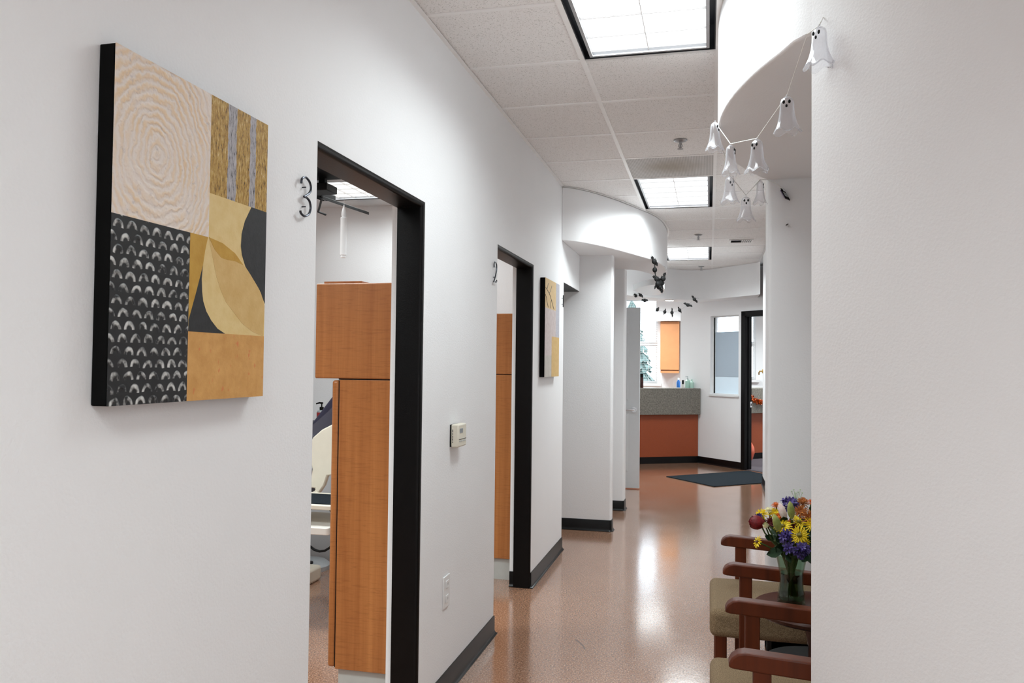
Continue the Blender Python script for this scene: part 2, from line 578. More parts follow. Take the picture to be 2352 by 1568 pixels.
# near right wall, angled away from the corridor
cw = [(.285, 2.457)]
for i in range(20):
    a_ = math.radians(32 + 18 * i / 19)
    cw.append((cw[-1][0] + .05 * math.sin(a_), cw[-1][1] - .05 * math.cos(a_)))
q_ = (2.06 - cw[-1][0]) / math.sin(math.radians(50))
cw.append((2.06, cw[-1][1] - q_ * math.cos(math.radians(50))))
cwb = [(p[0] + .10, p[1] + .08) for p in cw[4:]][::-1]
struct('wall_right', MB().prism(cw + cwb + [(.46, 2.457)], 0, CH).box(2.06, 2.2, -3, cw[-1][1] + .09, 0, CH),
       'wall', 'near white textured wall filling the right of the picture')
struct('wall_alcove', MB().box(.85, .95, 1.9, 4.357, 0, 2.445), 'wall', 'white back wall of the chair alcove', smooth=False)
struct('wall_right', MB().prism(rounded([(.292, 4.357), (.95, 4.357), (.95, 4.55), (.292, 4.55)], .022, {0, 3}), 0, CH).box(.655, .80, 4.55, 10.64, 0, CH)
       .box(.80, 3.9, 10.52, 10.64, 0, CH), 'wall', 'white wall behind the flowers with a rounded corner')

# far ring soffit
FC = spline([(.655, 11.22), (.60, 11.38), (.41, 11.60), (.22, 11.82), (.03, 12.03), (-.08, 12.11), (-.19, 12.15), (-.32, 12.13), (-.45, 12.05), (-.6, 11.9), (-.8, 11.68),
             (-1.0, 11.42), (-1.15, 11.1), (-1.22, 10.7), (-1.25, 10.2), (-1.25, 9.2), (-1.25, 8.42)], 4)
outer = [(-1.72, 8.42), (-1.72, 11.55), (-1.3, 11.95), (-.9, 12.25), (-.35, 12.58), (-.158, 12.66), (.655, 11.80)]
# build as quads so that the concave ring stays clean
mb = MB()
ring_o = []
on = len(outer)
lens = [0]
for i in range(on - 1):
    lens.append(lens[-1] + (Vector(outer[i + 1]) - Vector(outer[i])).length)
rev = outer[::-1]
ro = [0]
for i in range(on - 1):
    ro.append(ro[-1] + (Vector(rev[i + 1]) - Vector(rev[i])).length)
ti = [0]
for i in range(len(FC) - 1):
    ti.append(ti[-1] + (Vector(FC[i + 1]) - Vector(FC[i])).length)
for i in range(len(FC)):
    u = ti[i] / ti[-1] * ro[-1]
    j = max(k for k in range(on) if ro[k] <= u + 1e-9)
    j = min(j, on - 2)
    f = (u - ro[j]) / (ro[j + 1] - ro[j])
    ring_o.append(tuple(Vector(rev[j]).lerp(Vector(rev[j + 1]), f)))
n = len(FC)
vs = [(p[0], p[1], zz) for zz in (2.445, CH - .002) for p in FC] + [(p[0], p[1], zz) for zz in (2.445, CH - .002) for p in ring_o]
fs = []
for i in range(n - 1):
    fs += [(i, i + 1, n + i + 1, n + i), (2 * n + i + 1, 2 * n + i, 3 * n + i, 3 * n + i + 1), (i + 1, i, 2 * n + i, 2 * n + i + 1)]
mb.add(vs, fs)
struct('trim_soffit', mb, 'wall', 'white concave soffit around the ceiling at the end of the hall')
edge_angle('trim_ceiling_edge', FC[::-1][12:])
# small rounded drop panel standing in for an unclear pale patch
cl = spline([(-.95, 10.34), (-.86, 10.02), (-.70, 9.70), (-.58, 9.72), (-.55, 10.1), (-.58, 10.6), (-.66, 11.0), (-.78, 11.1), (-.89, 10.85), (-.95, 10.34)], 5)[:-1]
struct('trim_panel', MB().prism(cl, 2.43, 2.50), 'white_paint', 'small rounded white panel under the far soffit')

# diagonal wall with inner window and black door frame
d = Vector((.686, -.7277)).normalized(); nn = Vector((-d.y, d.x)); P0 = Vector((-.158, 12.664))
def dg(s_, o=0):
    q = P0 + d * s_ + nn * o
    return (q.x, q.y)
def dbox(m, s0, s1, z0, z1, o0=0, o1=.12):
    return m.prism([dg(s0, o0), dg(s1, o0), dg(s1, o1), dg(s0, o1)], z0, z1)
w = MB()
dbox(w, -.417, .25, 0, CH); dbox(w, .25, .825, 0, 1.05); dbox(w, .25, .825, 2.222, CH); dbox(w, .825, .955, 0, CH)
dbox(w, .955, 1.9, 2.2, CH); dbox(w, 1.9, 3.6, 0, CH)
struct('wall_diagonal', w, 'wall', 'white diagonal wall with a tall inner window', smooth=False)
struct('trim_door', dbox(dbox(dbox(dbox(dbox(dbox(MB(), .885, .957, 0, 2.264, -.012, 0), .885, 1.97, 2.198, 2.264, -.012, 0), .94, .957, 0, 2.2, 0, .125), .957, 1.9, 2.183, 2.2, 0, .125), .957, .969, 0, 2.19, .055, .095), 1.9, 1.97, 0, 2.264, -.012, 0),
       'black_trim', 'black door frame in the diagonal wall', smooth=False)
win = struct('window_1', dbox(dbox(dbox(dbox(MB(), .25, .267, 1.05, 2.222, .05, .10), .808, .825, 1.05, 2.222, .05, .10), .267, .808, 1.05, 1.068, .05, .10), .267, .808, 2.204, 2.222, .05, .10), 'white_paint', 'inner window with frosted and grey film bands', smooth=False)
build('sill', dbox(MB(), .235, .84, 1.028, 1.052, -.02, .06), 'white_paint', win, smooth=False)
build('gasket', dbox(MB(), .267, .274, 1.068, 2.204, .055, .075), 'black_plastic', win, smooth=False)
build('pane', dbox(MB(), .267, .808, 1.068, 2.204, .072, .078), 'pane', win, smooth=False)
build('grey_film', dbox(MB(), .276, .806, 1.315, 1.985, .079, .082), 'film_grey', win, smooth=False)
build('frosted_film', dbox(MB(), .276, .806, 1.069, 1.315, .079, .082), 'film_white', win, smooth=False)
sp = thing('strike_plate', (*dg(.955, .1), .93), 'small steel strike plate on the black door frame', 'plate')
build('plate', dbox(MB(), .969, .972, .89, .97, .085, .118), 'chrome', sp, smooth=False)
build('slot', dbox(MB(), .972, .9735, .912, .945, .094, .108), 'black_plastic', sp, smooth=False)
# carpet beyond the diagonal wall
struct('floor', MB().prism([dg(-.3, .12), dg(.957, .12), dg(.957, .03), dg(1.9, .03), dg(1.9, .12), dg(3.5, .12), (3.9, 15.5), (-.2, 15.5)], 0, .006), 'carpet_dark', 'dark carpet in the room beyond the black door frame', smooth=False)

# far wall with daylight windows
FY = 15.5
def far_win(idx, x0, x1, z0, z1, label):
    fr = .045
    m = MB().box(x0, x0 + fr, FY + .02, FY + .08, z0, z1).box(x1 - fr, x1, FY + .02, FY + .08, z0, z1)
    m.box(x0 + fr, x1 - fr, FY + .02, FY + .08, z0, z0 + fr).box(x0 + fr, x1 - fr, FY + .02, FY + .08, z1 - fr, z1)
    m.box(x0 + fr, x1 - fr, FY + .02, FY + .08, 1.84, 1.93)
    w_ = struct('window_%d' % idx, m, 'white_paint', label, smooth=False)
    build('pane', MB().box(x0 + fr, x1 - fr, FY + .045, FY + .051, z0 + fr, z1 - fr), 'pane', w_, smooth=False)
    build('sill', MB().box(x0 - .06, x1 + .06, FY - .06, FY + .02, z0 - .05, z0), 'white_paint', w_, smooth=False)
    b = thing('window_blind', (x0, FY - .02, z0), 'open white slat blind in the ' + ('window behind the reception counter' if idx == 2 else 'window seen through the black door frame'), 'blind')
    zz = z0 + .03
    first = None
    while zz < z1 - .03:
        if first is None:
            first = build('slat', MB().box(x0 + .02, x1 - .02, FY - .035, FY - .005, zz, zz + .0025), 'white_paint', b, smooth=False)
            first_z = zz
        else:
            c = copy_part(first, b); c.location.z = zz - first_z
        zz += .042
    build('head_rail', MB().box(x0 + .01, x1 - .01, FY - .045, FY - .0, z1 - .03, z1), 'white_paint', b, smooth=False)
    for xx in (x0 + .18, x1 - .18):
        build('cord', MB().box(xx, xx + .004, FY - .022, FY - .018, z0 + .02, z1 - .03), 'string_white', b, smooth=False)
WA = (-2.3, -.945, 1.136, 2.75); WB = (.10, .829, 1.235, 2.6)
w = MB()
w.box(-3.2, WA[0], FY, FY + .1, 0, CH).box(WA[0], WA[1], FY, FY + .1, 0, WA[2]).box(WA[0], WA[1], FY, FY + .1, WA[3], CH)
w.box(WA[1], WB[0], FY, FY + .1, 0, CH).box(WB[0], WB[1], FY, FY + .1, 0, WB[2]).box(WB[0], WB[1], FY, FY + .1, WB[3], CH).box(WB[1], 4, FY, FY + .1, 0, CH)
struct('wall_far', w, 'wall', 'white far wall with daylight windows', smooth=False)
far_win(2, *WA, 'daylight window behind the reception counter')
far_win(3, *WB, 'daylight window seen through the black door frame')
struct('trim_bulkhead', MB().box(-.96, -.40, 15.1, 15.5, 2.30, CH), 'wall', 'white bulkhead above the small orange wall cabinet', smooth=False)

# ------------------------------------------------------------------ baseboards
BP = [(0, .1), (0, 0), (.020, 0), (.020, .004), (.013, .008), (.008, .016), (.0065, .026), (.006, .096), (.004, .1)]
def base(name, path, label=None):
    struct(name, MB().sweep(BP, path), 'rubber', label, angle=50)
base('baseboard_left', [(XL, -3), (XL, D3[0])])
base('baseboard_left', [(XL, D3[1]), (XL, D2[0]), (XB, D2[0])], 'black rubber cove base between the two doorways')
base('baseboard_left', [(XB, D2[1]), (XL, D2[1]), (XL, D1[0]), (XB, D1[0])], 'black rubber cove base beyond the second doorway')
def rc(c, a, b, r=.02, k=4):
    c = Vector(c); a = (Vector(a) - c).normalized() * r; b = (Vector(b) - c).normalized() * r
    return [tuple((1 - u) ** 2 * (c + a) + 2 * u * (1 - u) * c + u * u * (c + b)) for u in [i / k for i in range(k + 1)]]
base('baseboard_left', [(-2.6, 7.172)] + rc((-.84, 7.172), (-2.6, 7.172), (-.84, 7.3)) + [(-.84, 7.28)], 'black rubber cove base under the square white wall face')
base('baseboard_left', [(-2.6, 8.235)] + rc((-.838, 8.235), (-2, 8.235), (-.838, 9)) + [(-.838, 8.40)], 'black rubber cove base under the narrow pier')
base('baseboard_diagonal', [dg(0), dg(.885)], 'black base along the diagonal wall')
base('baseboard_right', [(.655, 10.63), (.655, 4.56)])
base('baseboard_right', [(.84, 4.357), (.30, 4.357), (.292, 4.36), (.292, 4.54)])

# ------------------------------------------------------------------ ceiling grid
G = .6096; GX0 = -.577; GY0 = 3.669
cols = [(XL, GX0), (GX0, GX0 + G), (GX0 + G, GX0 + 2 * G), (GX0 + 2 * G, GX0 + 3 * G), (GX0 + 3 * G, GX0 + 4 * G)]
rows = range(-10, 15)
lights_rows = set()
for y0 in (-8, -2, 4, 10):
    lights_rows |= {y0, y0 + 1}
tile_src = {}
for ci, (x0, x1) in enumerate(cols):
    for r in rows:
        y0 = GY0 + r * G
        if y0 > 11.9: continue
        if ci == 1 and (r in lights_rows or r == 3): continue
        if ci >= 3 and y0 > .6: continue
        if ci == 4 and r in (-8, -7): continue
        if ci == 2 and -2 <= r - 0 <= 0: continue
        key = ci
        if key not in tile_src:
            o = build('ceiling_tile', MB().box(x0 + .011, x1 - .011, 0 + .011, G - .011, CH + .003, CH + .016), 'ceiling_tile', CEIL, smooth=False)
            o.location.y = y0
            tile_src[key] = o
        else:
            c = copy_part(tile_src[key], CEIL); c.location.y = y0
        # cross bar at the near end of the tile
        k2 = ('bar', ci)
        if k2 not in tile_src:
            o = build('cross_bar', MB().box(x0 + .0115, x1 - .0115, -.0115, .0115, CH - .0005, CH + .012), 'grid_white', CEIL, smooth=False)
            o.location.y = y0
            tile_src[k2] = o
        else:
            c = copy_part(tile_src[k2], CEIL); c.location.y = y0
for ci in range(len(cols)):
    xx = cols[ci][1]
    build('main_bar', MB().box(xx - .0115, xx + .0115, -3, .6 if ci >= 2 else 12.3, CH - .001, CH + .012), 'grid_white', CEIL, smooth=False)
for r in (-8, -6, -2, 0, 3, 4, 6, 10, 12):
    c = copy_part(tile_src[('bar', 1)], CEIL); c.location.y = GY0 + r * G
# the ceiling left of the first bar, over the far hall
farleft = build('ceiling_tile', MB().box(-1.72, XL, 8.42, 12.2, CH + .003, CH + .016), 'ceiling_tile', CEIL, smooth=False)
edge_angle('trim_ceiling_edge', [(XL, -3), (XL, 6.26)])
edge_angle('trim_ceiling_edge', finp[:-1])
edge_angle('trim_ceiling_edge', [(.655, 11.2), (.655, 4.6)])

def troffer(x0, x1, y0, y1, zc, lamp, watt, label, nx=2, ny=6, side=.018, ends=.006, group='ceiling light panels'):
    T = thing('ceiling_light', (x0, y0, zc), label, 'light', group)
    h = .11
    m = MB().box(x0, x0 + .004, y0, y1, zc, zc + h).box(x1 - .004, x1, y0, y1, zc, zc + h).box(x0, x1, y0, y0 + .004, zc, zc + h).box(x0, x1, y1 - .004, y1, zc, zc + h)
    m.box(x0, x1, y0, y1, zc + h, zc + h + .004)
    build('housing', m, 'dark_slot', T, smooth=False)
    X0, X1, Y0, Y1 = x0 + .008 + side, x1 - .008 - side, y0 + .006 + ends, y1 - .006 - ends
    f = .014
    m = MB().box(X0, X0 + f, Y0, Y1, zc + .002, zc + .03).box(X1 - f, X1, Y0, Y1, zc + .002, zc + .03)
    m.box(X0 + f, X1 - f, Y0, Y0 + f, zc + .002, zc + .03).box(X0 + f, X1 - f, Y1 - f, Y1, zc + .002, zc + .03)
    build('frame', m, 'grey_metal', T, smooth=False)
    build('lamp_panel', MB().box(X0 + f, X1 - f, Y0 + f, Y1 - f, zc + .022, zc + .027), lamp, T, smooth=False)
    ld = bpy.data.lights.new('tube_light', 'AREA'); ld.shape = 'RECTANGLE'
    ld.size = X1 - X0 - 2 * f; ld.size_y = Y1 - Y0 - 2 * f
    ld.energy = watt; ld.spread = math.radians(SPREAD); ld.color = (.90, .985, 1.0)
    lo = bpy.data.objects.new('tube_light', ld); COL.objects.link(lo); lo.parent = T
    lo.location = ((X0 + X1) / 2 - x0, (Y0 + Y1) / 2 - y0, .008)
    for i in range(1, nx):
        xx = X0 + (X1 - X0) * i / nx
        build('blade', MB().box(xx - .0018, xx + .0018, Y0 + f, Y1 - f, zc + .010, zc + .021), 'white_paint', T, smooth=False)
    for j in range(1, ny):
        yy = Y0 + (Y1 - Y0) * j / ny
        build('blade', MB().box(X0 + f, X1 - f, yy - .0015, yy + .0015, zc + .012, zc + .021), 'white_paint', T, smooth=False)
    return T
for r, lb in ((-8, 'ceiling light panel behind the camera'), (-2, 'nearest and largest ceiling light panel, beside the bowed soffit'), (4, 'middle ceiling light panel, beyond the stained vent panel'), (10, 'farthest ceiling light panel, at the end of the hall')):
    troffer(GX0 + .012, GX0 + G - .012, GY0 + r * G + .012, GY0 + (r + 2) * G - .012, CH, 'lamp_panel', WATT * {-2: .6, 10: 1.35}.get(r, 1), lb)
x_ = GX0 + 3 * G
troffer(x_ + .012, x_ + G - .012, GY0 - 8 * G + .012, GY0 - 6 * G - .012, CH, 'lamp_panel', WATT, 'unseen fill light panel added over the open area beside the camera')  # unseen fixture added to brighten the near walls
for h_, wf, lb in zip(ROOM_L, (.45, 1.9, 1.0), ('ceiling light panel in the treatment room, seen through the nearest doorway', 'unseen fill light panel added in the treatment room, hidden by the left wall', 'unseen fill light panel added in the treatment room, above the cherry cabinet')):
    troffer(*h_, 2.74, 'lamp_panel_room', WATT_ROOM * wf, lb, 9, 4)
for h_, lb in zip(OFF_L, ('unseen fill light panel added in the reception office', 'unseen fill light panel added in the waiting room beyond the black door frame')):
    troffer(*h_, CH, 'lamp_panel', WATT * 3.2, lb, 9, 4)

vp = build('return_vent', MB().box(0, G - .024, 0, G - .024, 0, .012), 'vent_panel', smooth=False)
vp.location = (GX0 + .012, GY0 + 3 * G + .012, CH + .002)
tag(vp, 'perforated ceiling vent panel with a brown stain', 'vent')

sv = thing('air_vent', (.22, 9.28, CH), 'small slotted air vent in the ceiling near the far light', 'vent')
build('frame', MB().box(.21, .47, 9.27, 9.29, CH - .006, CH).box(.21, .47, 9.47, 9.49, CH - .006, CH).box(.21, .23, 9.29, 9.47, CH - .006, CH).box(.45, .47, 9.29, 9.47, CH - .006, CH), 'grid_white', sv, smooth=False)
build('duct', MB().box(.23, .45, 9.29, 9.47, CH - .001, CH + .002), 'black_plastic', sv, smooth=False)
for i in range(5):
    build('slat', MB().slab([(.345 + i * .021, 9.29, CH - .006), (.359 + i * .021, 9.29, CH - .002), (.359 + i * .021, 9.47, CH - .002), (.345 + i * .021, 9.47, CH - .006)], (0, 0, .0012)), 'grid_white', sv, smooth=False)
for i in range(3):
    build('slat', MB().slab([(.23, 9.32 + i * .05, CH - .006), (.335, 9.32 + i * .05, CH - .006), (.335, 9.328 + i * .05, CH - .001), (.23, 9.328 + i * .05, CH - .001)], (0, 0, .0012)), 'dark_slot', sv, smooth=False)

for (x_, y_, lb) in ((-.182, 5.106, 'steel ceiling sprinkler in front of the stained vent panel'), (-.121, 8.857, 'ceiling sprinkler just before the farthest light panel'), (-.117, 11.70, 'ceiling sprinkler beyond the farthest light panel')):
    S_ = thing('sprinkler', (x_, y_, CH), lb, 'sprinkler', 'ceiling sprinklers')
    build('cover_plate', MB().lathe([(.001, CH), (.042, CH), (.042, CH - .003), (.03, CH - .009), (.014, CH - .011), (.001, CH - .011)], (x_, y_, 0), 18), 'grey_metal', S_)
    build('stem', MB().tube([(x_, y_, CH - .01), (x_, y_, CH - .05)], [.008, .006], 8), 'grey_metal', S_)
    build('yoke', MB().tube([(x_ - .006, y_, CH - .02), (x_ - .014, y_, CH - .036), (x_, y_, CH - .054), (x_ + .014, y_, CH - .036), (x_ + .006, y_, CH - .02)], .0022, 6), 'grey_metal', S_)
    build('deflector', MB().lathe([(.001, CH - .054), (.019, CH - .054), (.019, CH - .056), (.001, CH - .057)], (x_, y_, 0), 14), 'grey_metal', S_)

cn = thing('can_light', (-.58, 12.16, 2.445), 'small round downlight under the far soffit', 'light')
build('trim_ring', MB().lathe([(.062, 2.445), (.085, 2.445), (.085, 2.440), (.066, 2.438), (.062, 2.445)], (-.58, 12.16, 0), 20), 'white_paint', cn)
build('lamp', MB().lathe([(.001, 2.444), (.062, 2.444), (.055, 2.437), (.001, 2.435)], (-.58, 12.16, 0), 18), 'can_lamp', cn)

# ------------------------------------------------------------------ paintings
PX = XL + .036
def face_patch(parent, name, y0, y1, z0, z1, poly, mat, th):
    pts = [(PX, y0 + (y1 - y0) * u, z0 + (z1 - z0) * v_) for u, v_ in poly]
    return build(name, MB().slab(pts, (th, 0, 0)), mat, parent, smooth=False)

def pat(name):
    t = NT(name); return t
# cream rings
t = pat('paint_rings')
v = t.obj()
x, y, z = t.xyz(v)
wob = t.noise(v, 11, 4, .65)
dy = t.math('MULTIPLY', t.math('SUBTRACT', y, .125), 1.15); dz = t.math('SUBTRACT', z, .505)
rad = t.math('SQRT', t.math('ADD', t.math('MULTIPLY', dy, dy), t.math('MULTIPLY', dz, dz)))
rad = t.math('ADD', rad, t.math('MULTIPLY', wob, .075))
ring = t.math('SINE', t.math('MULTIPLY', rad, 330))
ring = t.math('MULTIPLY', t.math('ADD', ring, 1), .5)
patchy = t.noise(v, 14, 3)
c = t.mix(t.math('MULTIPLY', ring, t.ramp(patchy, [(.35, (.15, .15, .15, 1)), (.6, (.9, .9, .9, 1))])), s(233, 221, 212), s(232, 202, 164))
c = t.mix(t.ramp(t.noise(v, 60, 3, .7), [(.6, (0, 0, 0, 1)), (.72, (.55, .55, .55, 1))]), c, s(186, 176, 176))
t.base(c); t.set(Roughness=.6)
t.bump(t.math('ADD', ring, t.noise(v, 90, 3)), .45, .003)
M['paint_rings'] = t.m
# golden streaks with two grey stripes
t = pat('paint_streaks')
v = t.obj()
x, y, z = t.xyz(v)
st = t.noise(t.obj((1, 170, 42)), 1, 3, .75)
gold = t.ramp(st, [(.34, s(56, 38, 14)), (.43, s(164, 122, 40)), (.58, s(196, 160, 84)), (.72, s(226, 206, 160))])
grey = t.ramp(st, [(.34, s(36, 34, 36)), (.43, s(154, 150, 154)), (.65, s(192, 188, 192))])
def band(t, c_, a, b):
    return t.math('MULTIPLY', t.math('GREATER_THAN', c_, a), t.math('LESS_THAN', c_, b))
yw = t.math('ADD', y, t.math('MULTIPLY', t.math('SUBTRACT', t.noise(v, 40, 2), .5), .012))
mk = t.math('ADD', band(t, yw, .372, .408), band(t, yw, .465, .492))
t.base(t.mix(mk, gold, grey)); t.set(Roughness=.55)
t.bump(st, .6, .004)
M['paint_streaks'] = t.m
# black with white scallops
t = pat('paint_scallops')
v = t.obj()
x, y, z = t.xyz(v)
yw = t.math('ADD', y, t.math('MULTIPLY', t.math('SUBTRACT', t.noise(v, 30, 2), .5), .010))
zw = t.math('ADD', z, t.math('MULTIPLY', t.math('SUBTRACT', t.noise(t.obj((1, 1, 1), (3, 1, 2)), 25, 2), .5), .012))
rowi = t.math('FLOOR', t.math('DIVIDE', zw, .0245))
odd = t.math('MODULO', rowi, 2)
cu = t.math('FRACT', t.math('ADD', t.math('DIVIDE', yw, .037), t.math('MULTIPLY', odd, .5)))
cu = t.math('SUBTRACT', cu, .5)
cv = t.math('FRACT', t.math('DIVIDE', zw, .0245))
rd = t.math('SQRT', t.math('ADD', t.math('MULTIPLY', cu, cu), t.math('MULTIPLY', t.math('MULTIPLY', cv, cv), .34)))
arcm = t.ramp(rd, [(.16, (0, 0, 0, 1)), (.24, (1, 1, 1, 1)), (.34, (1, 1, 1, 1)), (.41, (0, 0, 0, 1))])
br = t.ramp(t.noise(v, 42, 3, .6), [(.40, (0, 0, 0, 1)), (.62, (1, 1, 1, 1))])
t.base(t.mix(t.math('MULTIPLY', t.math('MULTIPLY', arcm, br), .85), s(26, 27, 29), s(225, 225, 222)))
t.set(Roughness=.45)
t.bump(arcm, .4, .003)
M['paint_scallops'] = t.m
def paint(name, a, b, scale=30, dots=None):
    t = NT(name)
    v = t.obj()
    c = t.ramp(t.noise(v, scale, 4, .6), [(.3, a), (.7, b)])
    if dots:
        c = t.mix(t.ramp(t.noise(t.obj((1, 1, .6)), 55, 2, .6), [(.64, (0, 0, 0, 1)), (.70, (.7, .7, .7, 1))]), c, dots)
    t.base(c); t.set(Roughness=.6)
    t.bump(t.noise(v, 160, 3), .25, .0015)
    M[name] = t.m
paint('paint_orange', s(200, 146, 78), s(218, 166, 98), 25, s(212, 112, 66))
paint('paint_pale', s(222, 192, 128), s(230, 204, 146))
paint('paint_tan', s(208, 170, 104), s(218, 184, 122))
paint('paint_mustard', s(188, 142, 46), s(200, 156, 62))
paint('paint_black', s(30, 31, 33), s(42, 43, 45), 60)
paint('paint_beige', s(216, 184, 132), s(226, 198, 152))
paint('paint_lilac', s(176, 176, 186), s(200, 198, 206), 90)
paint('paint_pink', s(196, 180, 178), s(214, 202, 200), 30, s(176, 150, 140))
paint('paint_stone', s(186, 180, 172), s(206, 200, 192), 40)

def canvas(y0, y1, z0, z1, label):
    T = thing('painting', (XL, y0, z0), label, 'painting', 'canvases on the left wall')
    build('canvas', MB().box(XL, PX, y0, y1, z0, z1), 'canvas_edge', T, bevel=.003)
    return T
y0, y1, z0, z1 = 1.296, 1.842, 1.386, 2.080
T = canvas(y0, y1, z0, z1, 'large near painting of cream rings, black scallops and golden leaf shapes')
def rect(a, b, c_, d_): return [(a, c_), (b, c_), (b, d_), (a, d_)]
face_patch(T, 'ring_panel', y0, y1, z0, z1, rect(.0, .558, .53, 1), 'paint_rings', .0012)
face_patch(T, 'streak_panel', y0, y1, z0, z1, rect(.558, 1, .676, 1), 'paint_streaks', .0010)
face_patch(T, 'scallop_panel', y0, y1, z0, z1, rect(.0, .436, 0, .53), 'paint_scallops', .0011)
face_patch(T, 'orange_panel', y0, y1, z0, z1, rect(.436, 1, 0, .219), 'paint_orange', .0010)
face_patch(T, 'pale_panel', y0, y1, z0, z1, rect(.436, 1, .219, .676), 'paint_pale', .0009)
face_patch(T, 'mustard_shape', y0, y1, z0, z1, [(0.436, 0.53), (0.553, 0.53), (0.535, 0.482), (0.523, 0.436), (0.483, 0.348), (0.438, 0.257)], 'paint_mustard', .0014)
lowb = [(0.523, 0.436), (0.517, 0.391), (0.521, 0.351), (0.53, 0.319), (0.552, 0.288), (0.588, 0.259), (0.633, 0.234), (0.688, 0.219), (0.437, 0.219), (0.438, 0.257), (0.483, 0.348)]
face_patch(T, 'black_shape', y0, y1, z0, z1, lowb, 'paint_black', .0014)
face_patch(T, 'leaf_shape', y0, y1, z0, z1, [(0.56, 0.526), (0.591, 0.463), (0.616, 0.408), (0.654, 0.36), (0.692, 0.325), (0.75, 0.294), (0.819, 0.258), (0.901, 0.233), (0.991, 0.219), (0.999, 0.329), (0.968, 0.374), (0.913, 0.415), (0.85, 0.45), (0.814, 0.464), (0.751, 0.473), (0.695, 0.469), (0.649, 0.473), (0.603, 0.493)], 'paint_tan', .0013)
face_patch(T, 'small_leaf_shape', y0, y1, z0, z1, [(0.56, 0.53), (0.656, 0.522), (0.75, 0.498), (0.818, 0.463), (0.751, 0.471), (0.695, 0.469), (0.649, 0.472), (0.603, 0.493)], 'paint_mustard', .0016)
face_patch(T, 'black_shape', y0, y1, z0, z1, [(0.873, 0.676), (1.0, 0.676), (1.0, 0.339), (0.957, 0.384), (0.897, 0.422), (0.834, 0.46), (0.804, 0.498), (0.795, 0.528), (0.799, 0.572), (0.823, 0.62)], 'paint_black', .0015)

y0, y1, z0, z1 = 5.445, 5.985, 1.385, 2.075
T = canvas(y0, y1, z0, z1, 'small far painting of beige and grey blocks beyond the second doorway')
face_patch(T, 'beige_panel', y0, y1, z0, z1, rect(0, .74, .70, 1), 'paint_beige', .0010)
face_patch(T, 'lilac_panel', y0, y1, z0, z1, rect(.74, 1, .42, 1), 'paint_lilac', .0011)
face_patch(T, 'pink_panel', y0, y1, z0, z1, rect(0, .74, .22, .70), 'paint_pink', .0012)
face_patch(T, 'stone_panel', y0, y1, z0, z1, rect(0, .46, 0, .22), 'paint_stone', .0010)
face_patch(T, 'gold_panel', y0, y1, z0, z1, rect(.46, 1, 0, .42), 'paint_tan', .0013)
def twig(pts):
    q = [(PX + .0012, y0 + (y1 - y0) * a, z0 + (z1 - z0) * b) for a, b in pts]
    build('twig_line', MB().tube(spline(q, 4), .0022, 5), 'paint_black', T)
twig([(.02, .90), (.12, .885), (.25, .86), (.36, .90), (.42, .945)])
twig([(.25, .86), (.40, .80), (.52, .74), (.60, .71)])
twig([(.10, .885), (.16, .93), (.20, .955)])
twig([(.01, .83), (.08, .79), (.14, .74), (.20, .71)])
twig([(.40, .80), (.36, .75), (.38, .71)])

# ------------------------------------------------------------------ numerals
def numeral(name, pts_list, yc, zc, w_, h_, label):
    T = thing(name, (XL, yc, zc), label, 'number', 'metal door numbers')
    for pts in pts_list:
        q = [(XL + .012, yc + (a - .5) * w_, zc + (b - .5) * h_) for a, b in pts]
        build('stroke', MB().tube(spline(q, 6), .0034, 8), 'dark_chrome', T)
    for b in (.25, .75):
        build('standoff', MB().tube([(XL, yc + .0, zc + (b - .5) * h_), (XL + .012, yc, zc + (b - .5) * h_)], .002, 6), 'dark_chrome', T)
numeral('numeral_three', [[(.05, .80), (.12, .93), (.45, 1.0), (.85, .93), (1.0, .78), (.85, .64), (.45, .52), (.35, .49), (.6, .49), (.9, .42), (1.0, .26), (.85, .10), (.45, .0), (.1, .03), (.0, .10)]], 2.092, 1.947, .060, .112, 'metal numeral 3 on the wall by the nearest doorway')
numeral('numeral_two', [[(.05, .74), (.12, .92), (.5, 1.0), (.9, .90), (.95, .70), (.75, .45), (.4, .2), (.02, .0), (.3, .04), (.7, .02), (1.0, .04), (.98, .14)]], 4.200, 1.970, .060, .110, 'metal numeral 2 on the wall by the second doorway')
numeral('numeral_one', [[(.5, 0), (.5, .5), (.5, 1)]], 6.283, 1.975, .05, .095, 'metal numeral 1 on the wall by the last opening')

# ------------------------------------------------------------------ thermostat and socket
T = thing('thermostat', (XL, 3.60, 1.10), 'cream thermostat on the wall right of the nearest doorway', 'thermostat')
build('back_plate', MB().box(XL, XL + .006, 3.485, 3.60, 1.096, 1.196), 'black_plastic', T, smooth=False)
build('body', MB().box(XL + .006, XL + .042, 3.482, 3.605, 1.094, 1.198), 'beige_plastic', T, bevel=.006)
build('display', MB().box(XL + .042, XL + .0435, 3.50, 3.545, 1.158, 1.178), 'film_grey', T, smooth=False)
build('cover_seam', MB().box(XL + .042, XL + .0432, 3.490, 3.598, 1.128, 1.1305), 'dark_slot', T, smooth=False)
for i in range(4):
    build('button', MB().box(XL + .042, XL + .044, 3.495 + i * .026, 3.510 + i * .026, 1.119, 1.123), 'light_grey', T, smooth=False)
for i in range(9):
    build('vent_slit', MB().box(XL + .012, XL + .017, 3.4812, 3.4822, 1.115 + i * .007, 1.118 + i * .007), 'dark_slot', T, smooth=False)
T = thing('wall_socket', (XL, 3.455, .455), 'white wall socket plate low on the left wall', 'socket')
build('plate', MB().box(XL, XL + .006, 3.41, 3.498, .387, .527), 'white_paint', T, bevel=.002)
